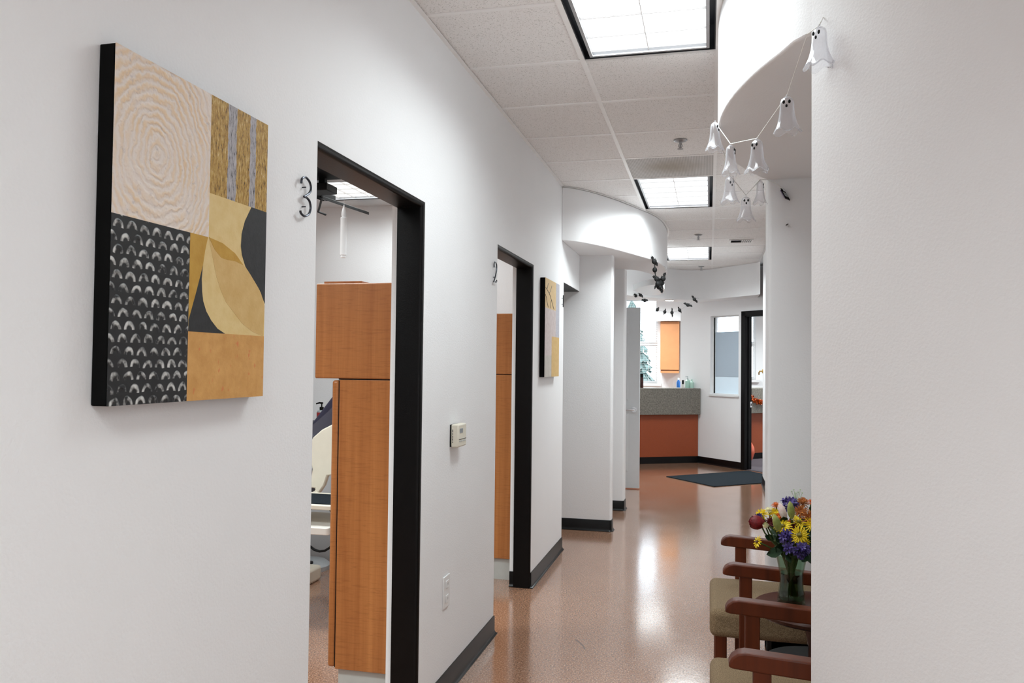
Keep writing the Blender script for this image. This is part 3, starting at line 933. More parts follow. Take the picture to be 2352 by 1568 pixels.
for zc in (.425, .489):
    o = build('outlet', MB().box(XL + .006, XL + .009, 3.436, 3.472, zc - .017, zc + .017), 'white_paint', T, bevel=.002)
    for dy in (-.007, .007):
        build('slot', MB().box(XL + .009, XL + .0093, 3.454 + dy - .001, 3.454 + dy + .001, zc - .004, zc + .007), 'dark_slot', o, smooth=False)

# ------------------------------------------------------------------ treatment room
def side_cabinet(yf, yb, label):
    T = thing('side_cabinet', (-1.5, yf, 0), label, 'cabinet', 'cherry side cabinets')
    build('toe_kick', MB().box(-1.565, -1.30, yf + .02, yb, 0, .145), 'toe_grey', T, smooth=False)
    lo = build('side_panel', MB().box(-1.573, -1.295, yf, yb, .145, 1.397), 'cherry', T, bevel=.002)
    build('door', MB().box(-1.611, -1.577, yf + .002, yb, .149, 1.394), 'cherry', T, bevel=.012, seg=4)
    build('seam', MB().box(-1.578, -1.572, yf + .004, yb, .150, 1.392), 'black_plastic', T, smooth=False)
    build('upper_cabinet', MB().box(-1.693, -1.295, yf, yb, 1.402, 1.82), 'cherry', T, bevel=.006, seg=3)
    build('shadow_gap', MB().box(-1.58, -1.30, yf + .006, yb, 1.397, 1.402), 'black_plastic', T, smooth=False)
    build('top_board', MB().box(-1.67, -1.49, yf + .03, yb, 1.82, 1.832), 'cherry', T, smooth=False)
    return T
side_cabinet(3.25, 3.72, 'tall cherry cabinet with overhanging top, through the nearest doorway')
side_cabinet(5.363, 5.83, 'tall cherry cabinet seen as a narrow strip through the second doorway')

T = thing('rear_counter', (-3.2, 5.6, 0), 'dark counter along the back of the treatment room', 'counter')
build('worktop', MB().box(-4.2, -2.45, 5.45, 6.035, .955, .995), 'dark_slot', T, bevel=.004)
build('body', MB().box(-4.18, -2.48, 5.50, 6.035, .0, .955), 'wall_grey', T, smooth=False)
T = thing('soap_bottle', (-2.90, 5.69, .995), 'pump soap bottle with a red label on the back counter', 'bottle')
cx_, cy_ = -2.90, 5.69
build('body', MB().lathe([(.001, .996), (.034, .996), (.036, 1.0), (.036, 1.085), (.030, 1.098), (.014, 1.103), (.001, 1.103)], (cx_, cy_, 0), 16), 'clear_base', T)
build('label', MB().lathe([(.0362, 1.045), (.0368, 1.045), (.0368, 1.085), (.0362, 1.085)], (cx_, cy_, 0), 16), 'red_label', T)
build('collar', MB().lathe([(.001, 1.100), (.016, 1.100), (.016, 1.125), (.006, 1.128), (.001, 1.128)], (cx_, cy_, 0), 12), 'black_plastic', T)
build('pump', MB().tube([(cx_, cy_, 1.125), (cx_, cy_, 1.155)], .005, 8).tube([(cx_ + .008, cy_, 1.156), (cx_ - .02, cy_, 1.158), (cx_ - .045, cy_ - .005, 1.150)], [.008, .007, .004], 8), 'black_plastic', T)

T = thing('dental_chair', (-2.5, 4.5, 0), 'beige and navy dental chair seen through the nearest doorway', 'dental chair')
def extr_y(pts, ya, yb): return MB().slab([(a, ya, b) for a, b in pts], (0, yb - ya, 0))
back = [(-2.62, .78), (-2.52, .80), (-2.40, .92), (-2.28, 1.08), (-2.13, 1.28), (-2.05, 1.34), (-2.10, 1.40), (-2.24, 1.32), (-2.40, 1.12), (-2.52, .98), (-2.64, .90)]
bk = build('backrest', extr_y(back, 4.62, 5.10), 'navy_vinyl', T, bevel=.02, seg=3)
build('plastic_wrap', extr_y([(-2.44, 1.05), (-2.30, 1.17), (-2.12, 1.36), (-2.03, 1.33), (-2.20, 1.14), (-2.36, .96)], 4.605, 4.615), 'wrap', bk)
build('seat', MB().box(-3.7, -2.55, 4.60, 5.12, .60, .74), 'navy_vinyl', T, bevel=.04, seg=3)
shell = [(-2.37, .74), (-2.36, .82), (-2.385, .88), (-2.39, .95), (-2.36, 1.01), (-2.30, 1.06), (-2.22, 1.10), (-2.12, 1.10), (-2.10, .80), (-2.26, .78), (-2.28, .72), (-2.325, .655), (-2.345, .66), (-2.34, .70), (-2.50, .715), (-2.52, .77), (-2.42, .80)]
build('side_shell', extr_y(shell, 4.52, 4.56), 'beige_plastic', T, bevel=.008)
build('pivot_knob', MB().tube([(-2.335, 4.505, .675), (-2.335, 4.525, .675)], .012, 10), 'beige_plastic', T)
build('base', MB().box(-3.1, -2.55, 4.70, 5.05, .0, .10).box(-2.95, -2.65, 4.75, 5.0, .10, .60), 'beige_plastic', T, bevel=.02)
T = thing('instrument_cart', (-2.3, 4.2, 0), 'beige instrument tray stand below the dental chair', 'tray stand')
build('tray', MB().prism(rounded([(-2.42, 4.05), (-1.98, 4.05), (-1.98, 4.45), (-2.42, 4.45)], .03), .665, .690), 'beige_plastic', T, bevel=.004)
build('tray_mat', MB().box(-2.36, -2.0, 4.08, 4.38, .690, .695), 'mat_dark', T, smooth=False)
build('lower_shelf', MB().prism(rounded([(-2.45, 4.02), (-2.0, 4.02), (-2.0, 4.44), (-2.45, 4.44)], .02), .535, .575), 'cream_plastic', T, bevel=.004)
for xx in (-2.155, -2.125):
    build('port', MB().tube([(xx, 4.018, .556), (xx, 4.022, .556)], .007, 10), 'black_plastic', T)
build('post', MB().tube([(-2.16, 4.10, .56), (-2.165, 4.06, .52), (-2.185, 4.05, .35), (-2.22, 4.05, .0)], .012, 8), 'beige_plastic', T)
build('post', MB().tube([(-2.05, 4.35, .66), (-2.05, 4.35, .0)], .015, 8), 'beige_plastic', T)
T = thing('foot_control', (-2.8, 5.4, 0), 'grey foot control on the treatment room floor', 'foot control')
build('base', MB().lathe([(.001, 0), (.16, 0), (.16, .03), (.13, .055), (.001, .06)], (-2.78, 5.28, 0), 24), 'light_grey', T)
build('pedal', MB().box(-2.88, -2.70, 5.14, 5.22, .045, .075), 'dark_slot', T, bevel=.01)
hz = [(-2.62 + .13 * math.cos(a), 5.15, .32 + .16 * math.sin(a)) for a in [2 * PI * i / 20 for i in range(20)]]
o = build('hose', MB().tube(hz + [hz[0]], .009, 6), 'black_cable')
tag(o, 'coiled black hose hanging behind the instrument tray stand', 'hose')

T = thing('ceiling_monitor', (-2.5, 4.9, 2.74), 'black ceiling-mounted monitor seen edge-on through the nearest doorway', 'monitor')
build('ceiling_plate', MB().box(-2.75, -2.38, 4.62, 4.95, 2.70, 2.74), 'black_plastic', T, bevel=.004)
build('pole', MB().box(-2.53, -2.485, 4.86, 4.90, 2.62, 2.70), 'black_plastic', T, bevel=.003)
build('joint', MB().box(-2.60, -2.44, 4.80, 4.96, 2.60, 2.65), 'black_plastic', T, bevel=.006)
A = Vector((-2.60, 4.80, 2.585)); B = Vector((-2.52, 5.66, 2.594)); eye = Vector((0, 0, 1.475))
wd = (A - eye).normalized()
q = [A, B, B + (B - eye).normalized() * .35, A + wd * .35]
build('screen', MB().slab(q, (0, 0, .022)), 'black_plastic', T, bevel=.002)
A2 = A.lerp(B, .05) + wd * .02; B2 = A.lerp(B, .45) + wd * .02
build('back_cover', MB().slab([A2 + Vector((0, 0, .012)), B2 + Vector((0, 0, .012)), B2 + wd * .25 + Vector((0, 0, .012)), A2 + wd * .25 + Vector((0, 0, .012))], (0, 0, .045)), 'black_plastic', T, bevel=.006)
build('arm', MB().tube([(-2.51, 4.88, 2.61), (-2.60, 5.05, 2.60), (-2.86, 5.50, 2.60), (-2.855, 5.61, 2.598)], .008, 6), 'black_plastic', T)

T = thing('hanging_candle', (-1.325, 2.75, 1.862), 'white battery candle hanging inside the nearest doorway', 'candle')
build('stick', MB().lathe([(.001, 1.872), (.0118, 1.872), (.0118, 1.886), (.0120, 2.006), (.0128, 2.010), (.0105, 2.013), (.001, 2.012)], (-1.325, 2.75, 0), 16), 'candle_wax', T)
build('battery_cap', MB().lathe([(.001, 1.862), (.0095, 1.862), (.0098, 1.872), (.001, 1.872)], (-1.325, 2.75, 0), 14), 'candle_wax', T)
build('flame_bulb', MB().lathe([(.001, 2.010), (.006, 2.012), (.0095, 2.022), (.0088, 2.032), (.0055, 2.046), (.002, 2.058), (.0003, 2.062)], (-1.325, 2.75, 0), 14), 'candle_wax', T)
build('thread', MB().tube([(-1.325, 2.75, 2.06), (-1.325, 2.75, 2.74)], .0003, 4), 'string_white', T)

# ------------------------------------------------------------------ open white door
T = thing('white_door', (-1.66, 9.72, 0), 'open white panel door at the end of the left wall', 'door')
T['label'] = 'open white panelled door with a steel lever'
dy0, dy1 = 9.70, 9.74
build('leaf', MB().box(-1.66, -.805, dy0, dy1, .012, 2.165), 'door_white', T, bevel=.002)
for (xa, xb, za, zb) in ((-1.54, -1.29, .20, .90), (-1.17, -.935, .20, .90), (-1.54, -1.29, 1.05, 1.72), (-1.17, -.935, 1.05, 1.72), (-1.54, -1.29, 1.84, 2.04), (-1.17, -.935, 1.84, 2.04)):
    build('panel', MB().add([(xa, dy0 - .0005, za), (xb, dy0 - .0005, za), (xb, dy0 - .0005, zb), (xa, dy0 - .0005, zb), (xa + .025, dy0 - .006, za + .025), (xb - .025, dy0 - .006, za + .025), (xb - .025, dy0 - .006, zb - .025), (xa + .025, dy0 - .006, zb - .025), (xa + .04, dy0 - .002, za + .04), (xb - .04, dy0 - .002, za + .04), (xb - .04, dy0 - .002, zb - .04), (xa + .04, dy0 - .002, zb - .04)],
          [(0, 1, 5, 4), (1, 2, 6, 5), (2, 3, 7, 6), (3, 0, 4, 7), (4, 5, 9, 8), (5, 6, 10, 9), (6, 7, 11, 10), (7, 4, 8, 11), (8, 9, 10, 11)]), 'door_white', T, smooth=False)
L = build('lever', MB().tube([(-.868, dy0, .945), (-.868, dy0 - .012, .945)], .033, 18).tube([(-.868, dy0 - .01, .945), (-.868, dy0 - .05, .945)], .012, 10).tube([(-.866, dy0 - .05, .946), (-.90, dy0 - .055, .947), (-.985, dy0 - .05, .942)], [.011, .010, .008], 8), 'chrome', T)
for zc in (.25, 1.1, 1.95):
    build('hinge', MB().tube([(-1.663, dy0 + .0, zc - .05), (-1.663, dy0, zc + .05)], .007, 8), 'chrome', T)
struct('trim_hinge_post', MB().box(-1.72, -1.672, 9.68, 9.78, 0, 2.2), 'white_paint', smooth=False)

# ------------------------------------------------------------------ reception counters
def off_line(pts, o):
    out = []
    P = [Vector(p) for p in pts]
    for i in range(len(P)):
        d1 = (P[i] - P[i - 1]).normalized() if i else (P[1] - P[0]).normalized()
        d2 = (P[i + 1] - P[i]).normalized() if i < len(P) - 1 else d1
        n_ = (Vector((-d1.y, d1.x)) + Vector((-d2.y, d2.x))).normalized()
        out.append(tuple(P[i] + n_ * o))
    return out
def counter(front, backf, T, ztop=1.132, zmid=.735):
    # front: plan points of the orange panel, travelling left to right, room behind on the left-hand side
    over = off_line(front, -.07); back_ = off_line(front, .32)
    build('upper_band', MB().prism(over[:] + backf + back_[::-1][1:], zmid, ztop), 'laminate_grey', T, bevel=.004)
    inn = off_line(front, .10)
    build('front_panel', MB().prism(list(front) + inn[::-1], .10, zmid), 'laminate_orange', T, smooth=False)
    build('base', MB().prism(off_line(front, -.008) + inn[::-1], 0, .10), 'rubber', T, smooth=False)
T = thing('reception_counter', (-1.0, 12.3, 0), 'reception counter with grey band over orange panel, left of the diagonal wall', 'counter', 'reception counters')
counter([(-1.66, 11.86), (-1.0, 12.2), (-.165, 12.656)], [(-.13, 12.632), (-.43, 12.95)], T)
T = thing('reception_counter', (.8, 13.5, 0), 'reception counter with orange garland, seen through the black door frame', 'counter', 'reception counters')
counter([(.20, 12.98), (.84, 13.545), (1.7, 14.3)], [(1.55, 14.65)], T)

# orange tinsel garland on the second counter
m = MB()
rng = random.Random(3)
gp = spline([(.60, 13.24, 1.02), (.66, 13.30, .965), (.76, 13.385, .915), (.86, 13.48, .90), (1.0, 13.60, .93), (1.2, 13.775, 1.0)], 16)
for p in gp:
    for k in range(7):
        c = Vector(p) + Vector((rng.uniform(-.03, .03), rng.uniform(-.035, .0), rng.uniform(-.035, .035)))
        a = Vector((rng.uniform(-1, 1), rng.uniform(-1, 1), rng.uniform(-1, 1))).normalized() * .022
        b = Vector((rng.uniform(-1, 1), rng.uniform(-1, 1), rng.uniform(-1, 1))).normalized() * .012
        m.add([c - a, c + b, c + a, c - b], [(0, 1, 2, 3)])
o = build('tinsel_garland', m, 'garland_orange', smooth=False)
tag(o, 'orange tinsel garland along the front of the far counter', 'garland')
T = thing('balloon', (.536, 12.62, .01), 'shiny orange balloon behind the black door frame', 'balloon')
build('skin', MB().lathe([(.001, .012), (.05, .03), (.10, .09), (.128, .18), (.122, .26), (.09, .33), (.045, .368), (.001, .378)], (.536, 12.62, 0), 24), 'balloon', T)
build('knot', MB().lathe([(.010, .006), (.004, .014), (.006, .022)], (.536, 12.62, 0), 10), 'balloon', T)

T = thing('orange_wall_cabinet', (-.71, 15.3, 1.34), 'small orange wood wall cabinet beside the far window', 'cabinet')
build('body', MB().box(-.889, -.545, 15.2, 15.5, 1.395, 2.292), 'wood_light', T, bevel=.003)
build('bottom_rail', MB().box(-.885, -.549, 15.22, 15.5, 1.335, 1.385), 'wood_light', T, smooth=False)
build('shadow_line', MB().box(-.88, -.55, 15.225, 15.5, 1.385, 1.395), 'chair_wood', T, smooth=False)

def bottle(name, x_, y_, z_, prof, mat, label, cap=None, pump=False, cat='bottle'):
    T = thing(name, (x_, y_, z_), label, cat)
    build('body', MB().lathe(prof, (x_, y_, z_), 14), mat, T)
    zt = z_ + prof[-1][1]
    if cap:
        build('cap', MB().lathe([(.001, 0), (cap[0], 0), (cap[0], cap[1]), (.001, cap[1])], (x_, y_, zt), 12), cap[2], T)
    if pump:
        build('pump', MB().tube([(x_, y_, zt), (x_, y_, zt + .045)], .005, 8).tube([(x_ + .006, y_, zt + .045), (x_ - .035, y_, zt + .043)], [.007, .005], 8), 'light_grey', T)
    return T
ct = 1.132
bottle('dark_bottle', -.998, 12.35, ct, [(.001, 0), (.026, 0), (.027, .01), (.027, .15), (.025, .16)], 'brown_glass', 'dark brown bottle with a black cap at the left end of the counter', (.025, .055, 'black_plastic'))
bottle('gel_bottle', -.325, 12.74, ct, [(.001, 0), (.036, 0), (.038, .01), (.038, .11), (.022, .125), (.012, .13)], 'green_gel', 'pale green pump gel bottle on the counter, the taller one', (.013, .015, 'light_grey'), True)
bottle('gel_bottle', -.262, 12.70, ct, [(.001, 0), (.03, 0), (.032, .01), (.032, .085), (.018, .10), (.010, .105)], 'green_gel', 'pale green gel bottle on the counter, the shorter one by the wall', (.011, .03, 'green_gel'))
T = thing('card_reader', (-.40, 12.72, ct), 'small black device standing on the counter beside the gel bottles', 'device')
build('stand', MB().box(-.415, -.383, 12.71, 12.75, ct, ct + .06), 'cream_plastic', T, bevel=.003)
build('screen', MB().slab([(-.412, 12.705, ct + .06), (-.380, 12.705, ct + .06), (-.380, 12.725, ct + .12), (-.412, 12.725, ct + .12)], (0, .02, 0)), 'black_plastic', T, bevel=.002)
bottle('spray_bottle', -.475, 13.05, 1.12, [(.001, 0), (.03, 0), (.031, .008), (.031, .09), (.016, .12), (.012, .13)], 'blue_label', 'blue bottle half hidden behind the end of the diagonal wall', (.014, .03, 'film_white'))
T = thing('inner_shelf', (-.6, 13.1, 1.09), 'white work shelf behind the reception counter', 'shelf')
build('board', MB().prism([(-1.3, 12.60), (-.50, 13.02), (-.42, 13.30), (-1.3, 13.0)], 1.095, 1.12), 'white_paint', T, smooth=False)
build('bracket', MB().box(-1.1, -.6, 12.98, 13.0, .0, 1.095), 'white_paint', T, smooth=False)

o = build('floor_mat', MB().prism([(-.55, 10.90), (.06, 10.18), (1.16, 11.10), (.80, 11.46), (.53, 11.86)], 0, .010), 'mat_dark', bevel=.003)
tag(o, 'dark grey floor mat in front of the black door frame', 'mat')
T = thing('light_switch', (.655, 10.0, 1.42), 'white light switch plate on the far right wall', 'switch')
build('plate', MB().box(.648, .655, 9.90, 9.99, 1.355, 1.485), 'film_grey', T, bevel=.002)
build('toggle', MB().box(.640, .648, 9.935, 9.955, 1.405, 1.435), 'white_paint', T, smooth=False)
T = thing('door_lever', (.64, 10.62, 1.42), 'small brass lever peeking past the end of the right wall', 'lever')
build('rose', MB().tube([(.655, 10.60, 1.415), (.645, 10.60, 1.415)], .026, 14), 'brass', T)
build('handle', MB().tube([(.65, 10.60, 1.415), (.615, 10.60, 1.415), (.608, 10.62, 1.40), (.61, 10.66, 1.375)], .009, 8), 'brass', T)

# ------------------------------------------------------------------ chairs
def make_chair(ya, yb, label, grp='waiting chairs in the alcove'):
    T = thing('waiting_chair', (.35, (ya + yb) / 2, 0), label, 'chair', grp)
    zt = .635
    prof = [(.058, .588), (.060, .602), (.068, .617), (.084, .629), (.105, .6345), (.70, .600), (.70, .553), (.30, .570), (.075, .584)]
    for yy in (ya, yb):
        build('armrest', extr_y(prof, yy, yy + .055), 'chair_wood', T, bevel=.006, seg=3)
        build('arm_post', MB().box(.128, .180, yy + .006, yy + .044, .0, .590), 'chair_wood', T, bevel=.004)
        build('leg', MB().box(.64, .69, yy + .006, yy + .044, .0, .60), 'chair_wood', T, bevel=.004)
    for yy in (ya + .05, yb - .045):
        build('leg', MB().box(.028, .078, yy, yy + .045, .0, .32), 'chair_wood', T, bevel=.004)
    build('seat', MB().box(.006, .62, ya + .035, yb + .02, .305, .427), 'tweed', T, bevel=.03, seg=5)
    build('backrest', MB().slab([(.56, ya + .05, .40), (.56, yb + .01, .40), (.70, yb + .01, .93), (.70, ya + .05, .93)], (.075, 0, 0)), 'tweed', T, bevel=.025, seg=4)
    build('back_rail', MB().box(.66, .70, ya + .01, yb + .04, .34, .39), 'chair_wood', T, bevel=.004)
    return T
make_chair(2.482, 3.030, 'nearest upholstered chair with wooden arms, cut off by the bottom edge')
make_chair(3.575, 4.155, 'farther upholstered chair with wooden arms, behind the flower vase')

T = thing('side_table', (.40, 3.32, 0), 'round dark wood side table between the two chairs', 'table')
build('table_top', MB().lathe([(.001, .522), (.225, .522), (.236, .530), (.238, .540), (.230, .549), (.001, .550)], (.405, 3.325, 0), 40), 'table_wood', T)
build('pedestal', MB().lathe([(.001, .03), (.05, .03), (.035, .08), (.03, .40), (.05, .50), (.10, .522), (.001, .522)], (.405, 3.325, 0), 20), 'table_wood', T)
build('lower_shelf', MB().lathe([(.001, .30), (.19, .30), (.195, .31), (.195, .335), (.001, .34)], (.405, 3.325, 0), 30), 'bat_black', T)
build('foot', MB().lathe([(.001, 0), (.16, 0), (.16, .015), (.06, .035), (.001, .035)], (.405, 3.325, 0), 28), 'table_wood', T)

# ------------------------------------------------------------------ vase and flowers
VC = (.317, 3.367)
T = thing('glass_vase', (*VC, .55), 'clear flared glass vase holding the mixed bouquet', 'vase')
outp = [(.001, .551), (.050, .551), (.053, .556), (.050, .59), (.044, .63), (.046, .67), (.054, .71), (.060, .735)]
inp = [(.057, .735), (.051, .71), (.043, .67), (.041, .63), (.046, .59), (.048, .565), (.001, .563)]
build('glass', MB().lathe(outp + inp, (*VC, 0), 32), 'vase_glass', T)
t = NT('water'); M['water'] = t.m
glassy('water', (.38, .46, .34, 1), (1, 1, 1, 1), .0, .03)
build('water', MB().lathe([(.001, .564), (.0475, .565), (.0455, .59), (.0405, .63), (.042, .665), (.001, .665)], (*VC, 0), 28), 'water', T)

def petal_mat(name, a, b, rough=.5, sc=120):
    t = NT(name); v = t.obj()
    t.base(t.ramp(t.noise(v, sc, 3), [(.3, a), (.7, b)])); t.set(Roughness=rough)
    M[name] = t.m
petal_mat('petal_yellow', s(226, 190, 12), s(250, 226, 50))
petal_mat('petal_pale', s(238, 230, 170), s(248, 244, 216))
petal_mat('petal_red', s(92, 4, 16), s(132, 12, 26))
petal_mat('petal_dark_red', s(80, 14, 20), s(112, 26, 28))
petal_mat('petal_bronze', s(126, 50, 18), s(204, 130, 60), .6, 160)
petal_mat('petal_orange', s(206, 92, 24), s(234, 134, 50))
petal_mat('petal_purple', s(48, 36, 92), s(84, 66, 142))
petal_mat('petal_pink', s(236, 206, 200), s(248, 232, 226))
petal_mat('bud_green', s(126, 140, 66), s(176, 178, 104), .5, 30)
petal_mat('leaf_green', s(22, 44, 28), s(46, 76, 44))
petal_mat('stem_green', s(44, 66, 30), s(84, 104, 50))
petal_mat('disc_green', s(96, 92, 20), s(140, 120, 30))
petal_mat('sprig_green', s(150, 178, 132), s(190, 206, 170))
FG = 'cut flowers of the bouquet in the vase'
frng = random.Random(11)
def frame_mat(pos, dirv):
    dz = Vector(dirv).normalized()
    dx = dz.cross(Vector((0, 0, 1)))
    dx = dx.normalized() if dx.length > .05 else Vector((1, 0, 0))
    dy = dz.cross(dx)
    return lambda p: Vector(pos) + dx * p[0] + dy * p[1] + dz * p[2]
def petals(m, F, n, r0, L, wid, lift, z0=0, jit=.12, curl=0.2):
    for k in range(n):
        a = 2 * PI * (k + frng.uniform(-jit, jit)) / n
        l = L * frng.uniform(.88, 1.08)
        pts = [(r0, 0), (r0 + l * .35, .5), (r0 + l * .75, .48), (r0 + l, .12)]
        ca, sa = math.cos(a), math.sin(a)
        left, right = [], []
        for (r_, w_) in pts:
            u = (r_ - r0) / l
            h = z0 + lift * l * u - curl * l * u * u
            for sgn, lst in ((1, left), (-1, right)):
                lst.append(F((r_ * ca - sgn * w_ * wid * sa, r_ * sa + sgn * w_ * wid * ca, h)))
        k0 = len(m.v)
        mid = [F(((r_) * ca, (r_) * sa, z0 + lift * l * ((r_ - r0) / l) - curl * l * ((r_ - r0) / l) ** 2 - .0012)) for r_, _ in pts]
        m.add(left + mid + right, [(0, 1, 5, 4), (1, 2, 6, 5), (2, 3, 7, 6), (4, 5, 9, 8), (5, 6, 10, 9), (6, 7, 11, 10)])
def stem_to(T, pos, dirv, bend=.4):
    p = Vector(pos)
    mouth = Vector((VC[0] + max(-.035, min(.035, (p.x - VC[0]) * .35)), VC[1] + max(-.03, min(.03, (p.y - VC[1]) * .35)), .735))
    foot = Vector((VC[0] - (mouth.x - VC[0]) * .6, VC[1] - (mouth.y - VC[1]) * .6, .575))
    dd = Vector(dirv).normalized()
    build('stem', MB().tube(spline([p - dd * .004, p - dd * .03 + (mouth - p) * .25, mouth, foot], 5), .0034, 6), 'stem_green', T)
def outward(pos, up=.5, front=.8):
    p = Vector(pos)
    q = Vector((p.x - VC[0], p.y - VC[1] - .05 * front, 0))
    return (q.normalized() if q.length > .01 else Vector((0, -1, 0))) + Vector((0, -.5 * front, up))
def flower_thing(name, pos, label):
    return thing(name, pos, label, 'flower', FG)
def daisy(pos, dirv, r, label, mat='petal_yellow', disc='disc_green', n=17, layers=2):
    T = flower_thing('daisy', pos, label); F = frame_mat(pos, dirv)
    m = MB()
    petals(m, F, n, r * .22, r * .8, r * .17, .12, 0)
    if layers > 1: petals(m, F, n - 3, r * .2, r * .68, r * .16, .28, .002)
    build('petals', m, mat, T)
    mm = MB(); c = F((0, 0, .003)); mm.ball(c, r * .27, r * .27, r * .2, 10, 6)
    build('disc', mm, disc, T)
    stem_to(T, pos, dirv)
def pompon(name, pos, dirv, r, label, mat, rings=4):
    T = flower_thing(name, pos, label); F = frame_mat(pos, dirv)
    m = MB()
    for i in range(rings):
        u = i / (rings - 1)
        petals(m, F, int(16 - 8 * u), r * (.20 - .15 * u), r * (.85 - .45 * u), r * .16, .15 + 1.3 * u, r * .12 * i, .3, .15 + .3 * u)
    build('petals', m, mat, T)
    build('heart', MB().ball(F((0, 0, r * .15)), r * .3, r * .3, r * .3, 8, 5), mat, T)
    stem_to(T, pos, dirv)
def bud(pos, dirv, L, r, label, mat):
    T = flower_thing('lily_bud', pos, label); F = frame_mat(pos, dirv)
    m = MB()
    prof = [(.25, 0), (.7, .12), (1, .35), (.95, .6), (.6, .85), (.08, 1)]
    vs, fs = [], []
    sg = 12
    for (q, z_) in prof:
        for k in range(sg):
            a = 2 * PI * k / sg
            rr = r * q * (1 + .10 * math.cos(3 * a))
            vs.append(F((rr * math.cos(a), rr * math.sin(a), z_ * L)))
    for i in range(len(prof) - 1):
        for k in range(sg):
            fs.append((i * sg + k, i * sg + (k + 1) % sg, (i + 1) * sg + (k + 1) % sg, (i + 1) * sg + k))
    fs.append(tuple((len(prof) - 1) * sg + k for k in range(sg)))
    build('bud', m.add(vs, fs), mat, T)
    stem_to(T, pos, dirv)
def rose(pos, dirv, L, r, label, mat):
    T = flower_thing('rose', pos, label); F = frame_mat(pos, dirv)
    m = MB()
    for layer in range(4):
        rr = r * (1 - .2 * layer); n = 5 - (layer > 1)
        for k in range(n):
            a = 2 * PI * (k + .4 * layer) / n
            vs = []
            for i in range(5):
                u = i / 4
                for j in range(5):
                    w_ = (j - 2) / 2 * .75
                    q = rr * (.35 + .75 * math.sin(min(1, u * 1.15) * PI * .55)) * (1 - .28 * u * u)
                    vs.append(F((q * math.cos(a + w_ * (1.05 - .1 * u)), q * math.sin(a + w_ * (1.05 - .1 * u)), L * (u - .10 * w_ * w_ * u) * (.86 + .05 * layer))))
            m.add(vs, [(i * 5 + j, i * 5 + j + 1, i * 5 + j + 6, i * 5 + j + 5) for i in range(4) for j in range(4)])
    build('petals', m, mat, T)
    build('calyx', MB().ball(F((0, 0, 0)), r * .4, r * .4, r * .3, 8, 5), 'stem_green', T)
    stem_to(T, pos, dirv)
def cluster(name, pos, r, n, pr, label, mat):
    T = flower_thing(name, pos, label)
    m = MB()
    for k in range(n):
        v_ = Vector((frng.gauss(0, 1), frng.gauss(0, 1), frng.gauss(0, 1))).normalized() * r * frng.uniform(.4, 1)
        F = frame_mat(Vector(pos) + v_, v_ + Vector((0, -.01, .01)))
        petals(m, F, 5, pr * .1, pr, pr * .6, .7, 0, .2, .2)
    build('florets', m, mat, T)
    stem_to(T, pos, (0, 0, 1))
rose((.212, 3.305, .862), (-1, -.15, .16), .060, .030, 'dark red rose at the left edge of the bouquet', 'petal_red')
pompon('chrysanthemum', (.205, 3.36, .888), (-.3, -.7, .7), .027, 'yellow chrysanthemum above the red rose', 'petal_yellow')
pompon('chrysanthemum', (.259, 3.42, .884), (.1, -.8, .7), .027, 'yellow chrysanthemum at the back left, near the pink lily bud', 'petal_yellow')
pompon('chrysanthemum', (.380, 3.28, .875), (.4, -.8, .4), .030, 'yellow pompon chrysanthemum at the right edge of the bouquet', 'petal_yellow')
daisy((.334, 3.25, .838), (.12, -1, .12), .036, 'large yellow daisy facing the room, right of the bouquet middle')
daisy((.277, 3.28, .862), (-.2, -.5, .75), .036, 'yellow daisy turned up in the middle of the bouquet')
daisy((.338, 3.32, .874), (.5, -.4, .7), .036, 'yellow daisy behind the large daisy')
daisy((.350, 3.27, .800), (.3, -.7, -.5), .030, 'yellow daisy drooping below the large daisy', 'petal_yellow', 'table_wood')
daisy((.183, 3.26, .800), (-.85, -.4, .35), .026, 'small yellow daisy hanging out low on the left', 'petal_yellow', 'table_wood', 13)
bud((.262, 3.27, .842), (-.28, -.15, 1), .072, .015, 'green lily bud left of the bouquet middle', 'bud_green')
bud((.312, 3.30, .888), (-.12, -.12, 1), .070, .014, 'green lily bud standing at the top of the bouquet', 'bud_green')
bud((.290, 3.33, .878), (-.35, -.1, 1), .070, .014, 'pale pink lily bud near the top of the bouquet', 'petal_pink')
pompon('chrysanthemum', (.352, 3.36, .905), (-.1, -.9, .5), .031, 'bronze chrysanthemum at the top right, the left one of the pair', 'petal_bronze')
pompon('chrysanthemum', (.375, 3.30, .895), (.1, -.9, .3), .032, 'bronze chrysanthemum at the top right, the front one of the pair', 'petal_bronze')
pompon('chrysanthemum', (.365, 3.43, .930), (0, -.6, .8), .028, 'dark bronze chrysanthemum at the very top', 'petal_bronze')
pompon('carnation', (.262, 3.42, .918), (-.2, -.4, .9), .018, 'small orange bloom at the back left', 'petal_orange', 3)
pompon('carnation', (.308, 3.33, .862), (0, -.9, .4), .020, 'orange bloom in the middle of the bouquet', 'petal_orange', 3)
pompon('carnation', (.397, 3.40, .940), (.2, -.5, .8), .018, 'orange bloom at the top right edge', 'petal_orange', 3)
pompon('carnation', (.268, 3.35, .884), (-.1, -.8, .5), .018, 'orange bloom below the pink lily bud', 'petal_orange', 3)
pompon('carnation', (.237, 3.33, .862), (-.3, -.9, .2), .026, 'dark red bloom beside the small white rose', 'petal_dark_red')
pompon('carnation', (.318, 3.31, .852), (0, -.9, .2), .030, 'dark red bloom in the bouquet middle', 'petal_dark_red')
rose((.214, 3.262, .858), (-.15, -.6, .6), .022, .012, 'small cream rosebud beside the red rose', 'petal_pale')
pompon('carnation', (.235, 3.42, .897), (-.1, -.4, .9), .018, 'cream bloom at the back between the yellow chrysanthemums', 'petal_pale', 3)
